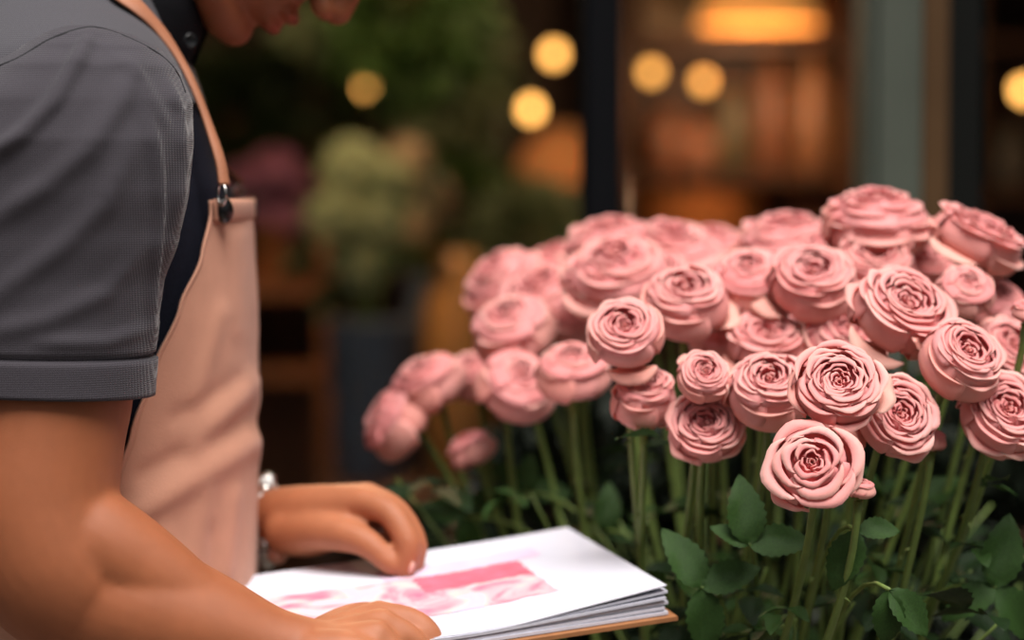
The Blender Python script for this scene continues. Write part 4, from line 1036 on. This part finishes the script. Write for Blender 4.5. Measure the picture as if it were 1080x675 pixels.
jar(545, 60, zt+.001, hpx(120, 4.8), 4.85, srgb(96, 72, 48), 'brown ceramic vase on the table behind the leftmost roses', name='vase', cat='vase', lid=False)
# shrubs and ferns
def bush(px, py, y, rpx, n, ls, m_leaf, label, name, pot=True, hang=False, ry=1.0, potm=None, zb=0):
    rnd = random.Random(int(px*3+py)); c = P(px, py, y); R2 = rpx/F*y
    root = empty(name, (c.x, c.y, 2.9 if hang else zb)); tag(root, label, 'plant')
    mb = MB()
    for i in range(n):
        a = rnd.random()*2*PI; b_ = rnd.uniform(-1, 1); k = rnd.random()**.4
        q = Vector((math.sqrt(1-b_*b_)*math.cos(a)*k*R2, math.sqrt(1-b_*b_)*math.sin(a)*k*R2, b_*k*R2*ry))
        dd = (q.normalized()+Vector((rnd.uniform(-.6, .6), rnd.uniform(-.6, .6), -.5 if hang else .1))).normalized()
        sd2 = dd.cross(Vector((rnd.uniform(-1, 1), rnd.uniform(-1, 1), rnd.uniform(-1, 1)))).normalized(); L_ = ls*rnd.uniform(.7, 1.3); p = c+q
        mb.add([p, p+dd*L_*.35+sd2*L_*.22, p+dd*L_*.7+sd2*L_*.16, p+dd*L_, p+dd*L_*.7-sd2*L_*.16, p+dd*L_*.35-sd2*L_*.22], [(0, 1, 2, 3), (0, 3, 4, 5)])
    mb.build('foliage', m_leaf, root, smooth=False)
    if hang:
        p = MB(); p.lathe([(.001, 0), (R2*.35, 0), (R2*.55, R2*.5), (R2*.5, R2*.5), (.001, R2*.4)], (c.x, c.y, c.z+R2*.2), 24); p.build('pot', M['wood2'], root)
        p = MB(); p.tube([(c.x, c.y, c.z+R2*.5), (c.x, c.y, 2.9)], .004, 6); p.build('cord', M['frame'], root)
    else:
        p = MB(); hh = max(.12, (c.z-R2*ry*.8)-zb); p.lathe([(.001, 0), (.09, 0), (.12, min(.24, hh*.6)), (.11, min(.24, hh*.6)), (.001, min(.22, hh*.5))], (c.x, c.y, zb), 24); p.build('pot', potm or M['bluezinc'], root)
        p = MB(); p.tube([(c.x, c.y, zb+.05), (c.x+.02, c.y, zb+hh*.7), (c.x, c.y, c.z)], .012, 8); p.build('trunk', M['wood2'], root)
g1 = mat('fern_green', srgb(62, 92, 40), .6, nscale=20, namt=.3, trans=.2); g2 = mat('grey_green', srgb(104, 118, 84), .6, nscale=20, namt=.3, trans=.2); g3 = mat('deep_green', srgb(40, 56, 24), .6, nscale=20, namt=.3, trans=.15)
bush(430, 20, 5.4, 80, 700, .07, g1, 'hanging green fern above the hydrangeas', 'hanging_fern', hang=True)
bush(352, 5, 5.9, 50, 400, .06, g2, 'hanging grey-green plant beside the bowed face', 'hanging_plant', hang=True)
bush(475, 95, 6.2, 62, 500, .07, g2, 'hanging pale trailing plant left of the paired bulbs', 'hanging_plant', hang=True, ry=1.3)
bush(245, 125, 6.3, 62, 500, .08, g3, 'dark olive shrub behind the apron strap', 'potted_shrub')
bush(325, 95, 6.9, 60, 450, .08, g3, 'dark green shrub below the bowed face', 'potted_shrub')
bush(480, 230, 6.0, 55, 450, .07, g1, 'green shrub behind the tan vase', 'potted_shrub')
bush(420, 480, 7.6, 70, 500, .07, g3, 'low dark shrub beneath the display table', 'potted_shrub')
bush(285, 450, 7.7, 62, 450, .08, g3, 'low dark shrub behind the apron', 'potted_shrub')
bush(560, 250, 5.7, 42, 350, .07, g2, 'grey-green plant behind the upper left roses', 'potted_plant')

g4 = mat('shade_green', srgb(20, 30, 15), .6, nscale=20, namt=.3, trans=.1)  # near-black green, shade behind the stems put into the leaf colour
for (px, lab) in ((600, 'added dark shrub standing in for shade behind the left rose stems'), (760, 'added dark shrub standing in for shade behind the middle rose stems'), (920, 'added dark shrub standing in for shade behind the right rose stems'), (1075, 'added dark shrub standing in for shade at the right edge behind the roses')):
    bush(px, 560, 2.42, 92, 1500, .034, g4, lab, 'added_dark_shrub', ry=1.6, potm=M['wood'])  # shrubs added as a dark backing between the stems
for o in bpy.data.objects:
    if '_w' in o.keys(): del o['_w']
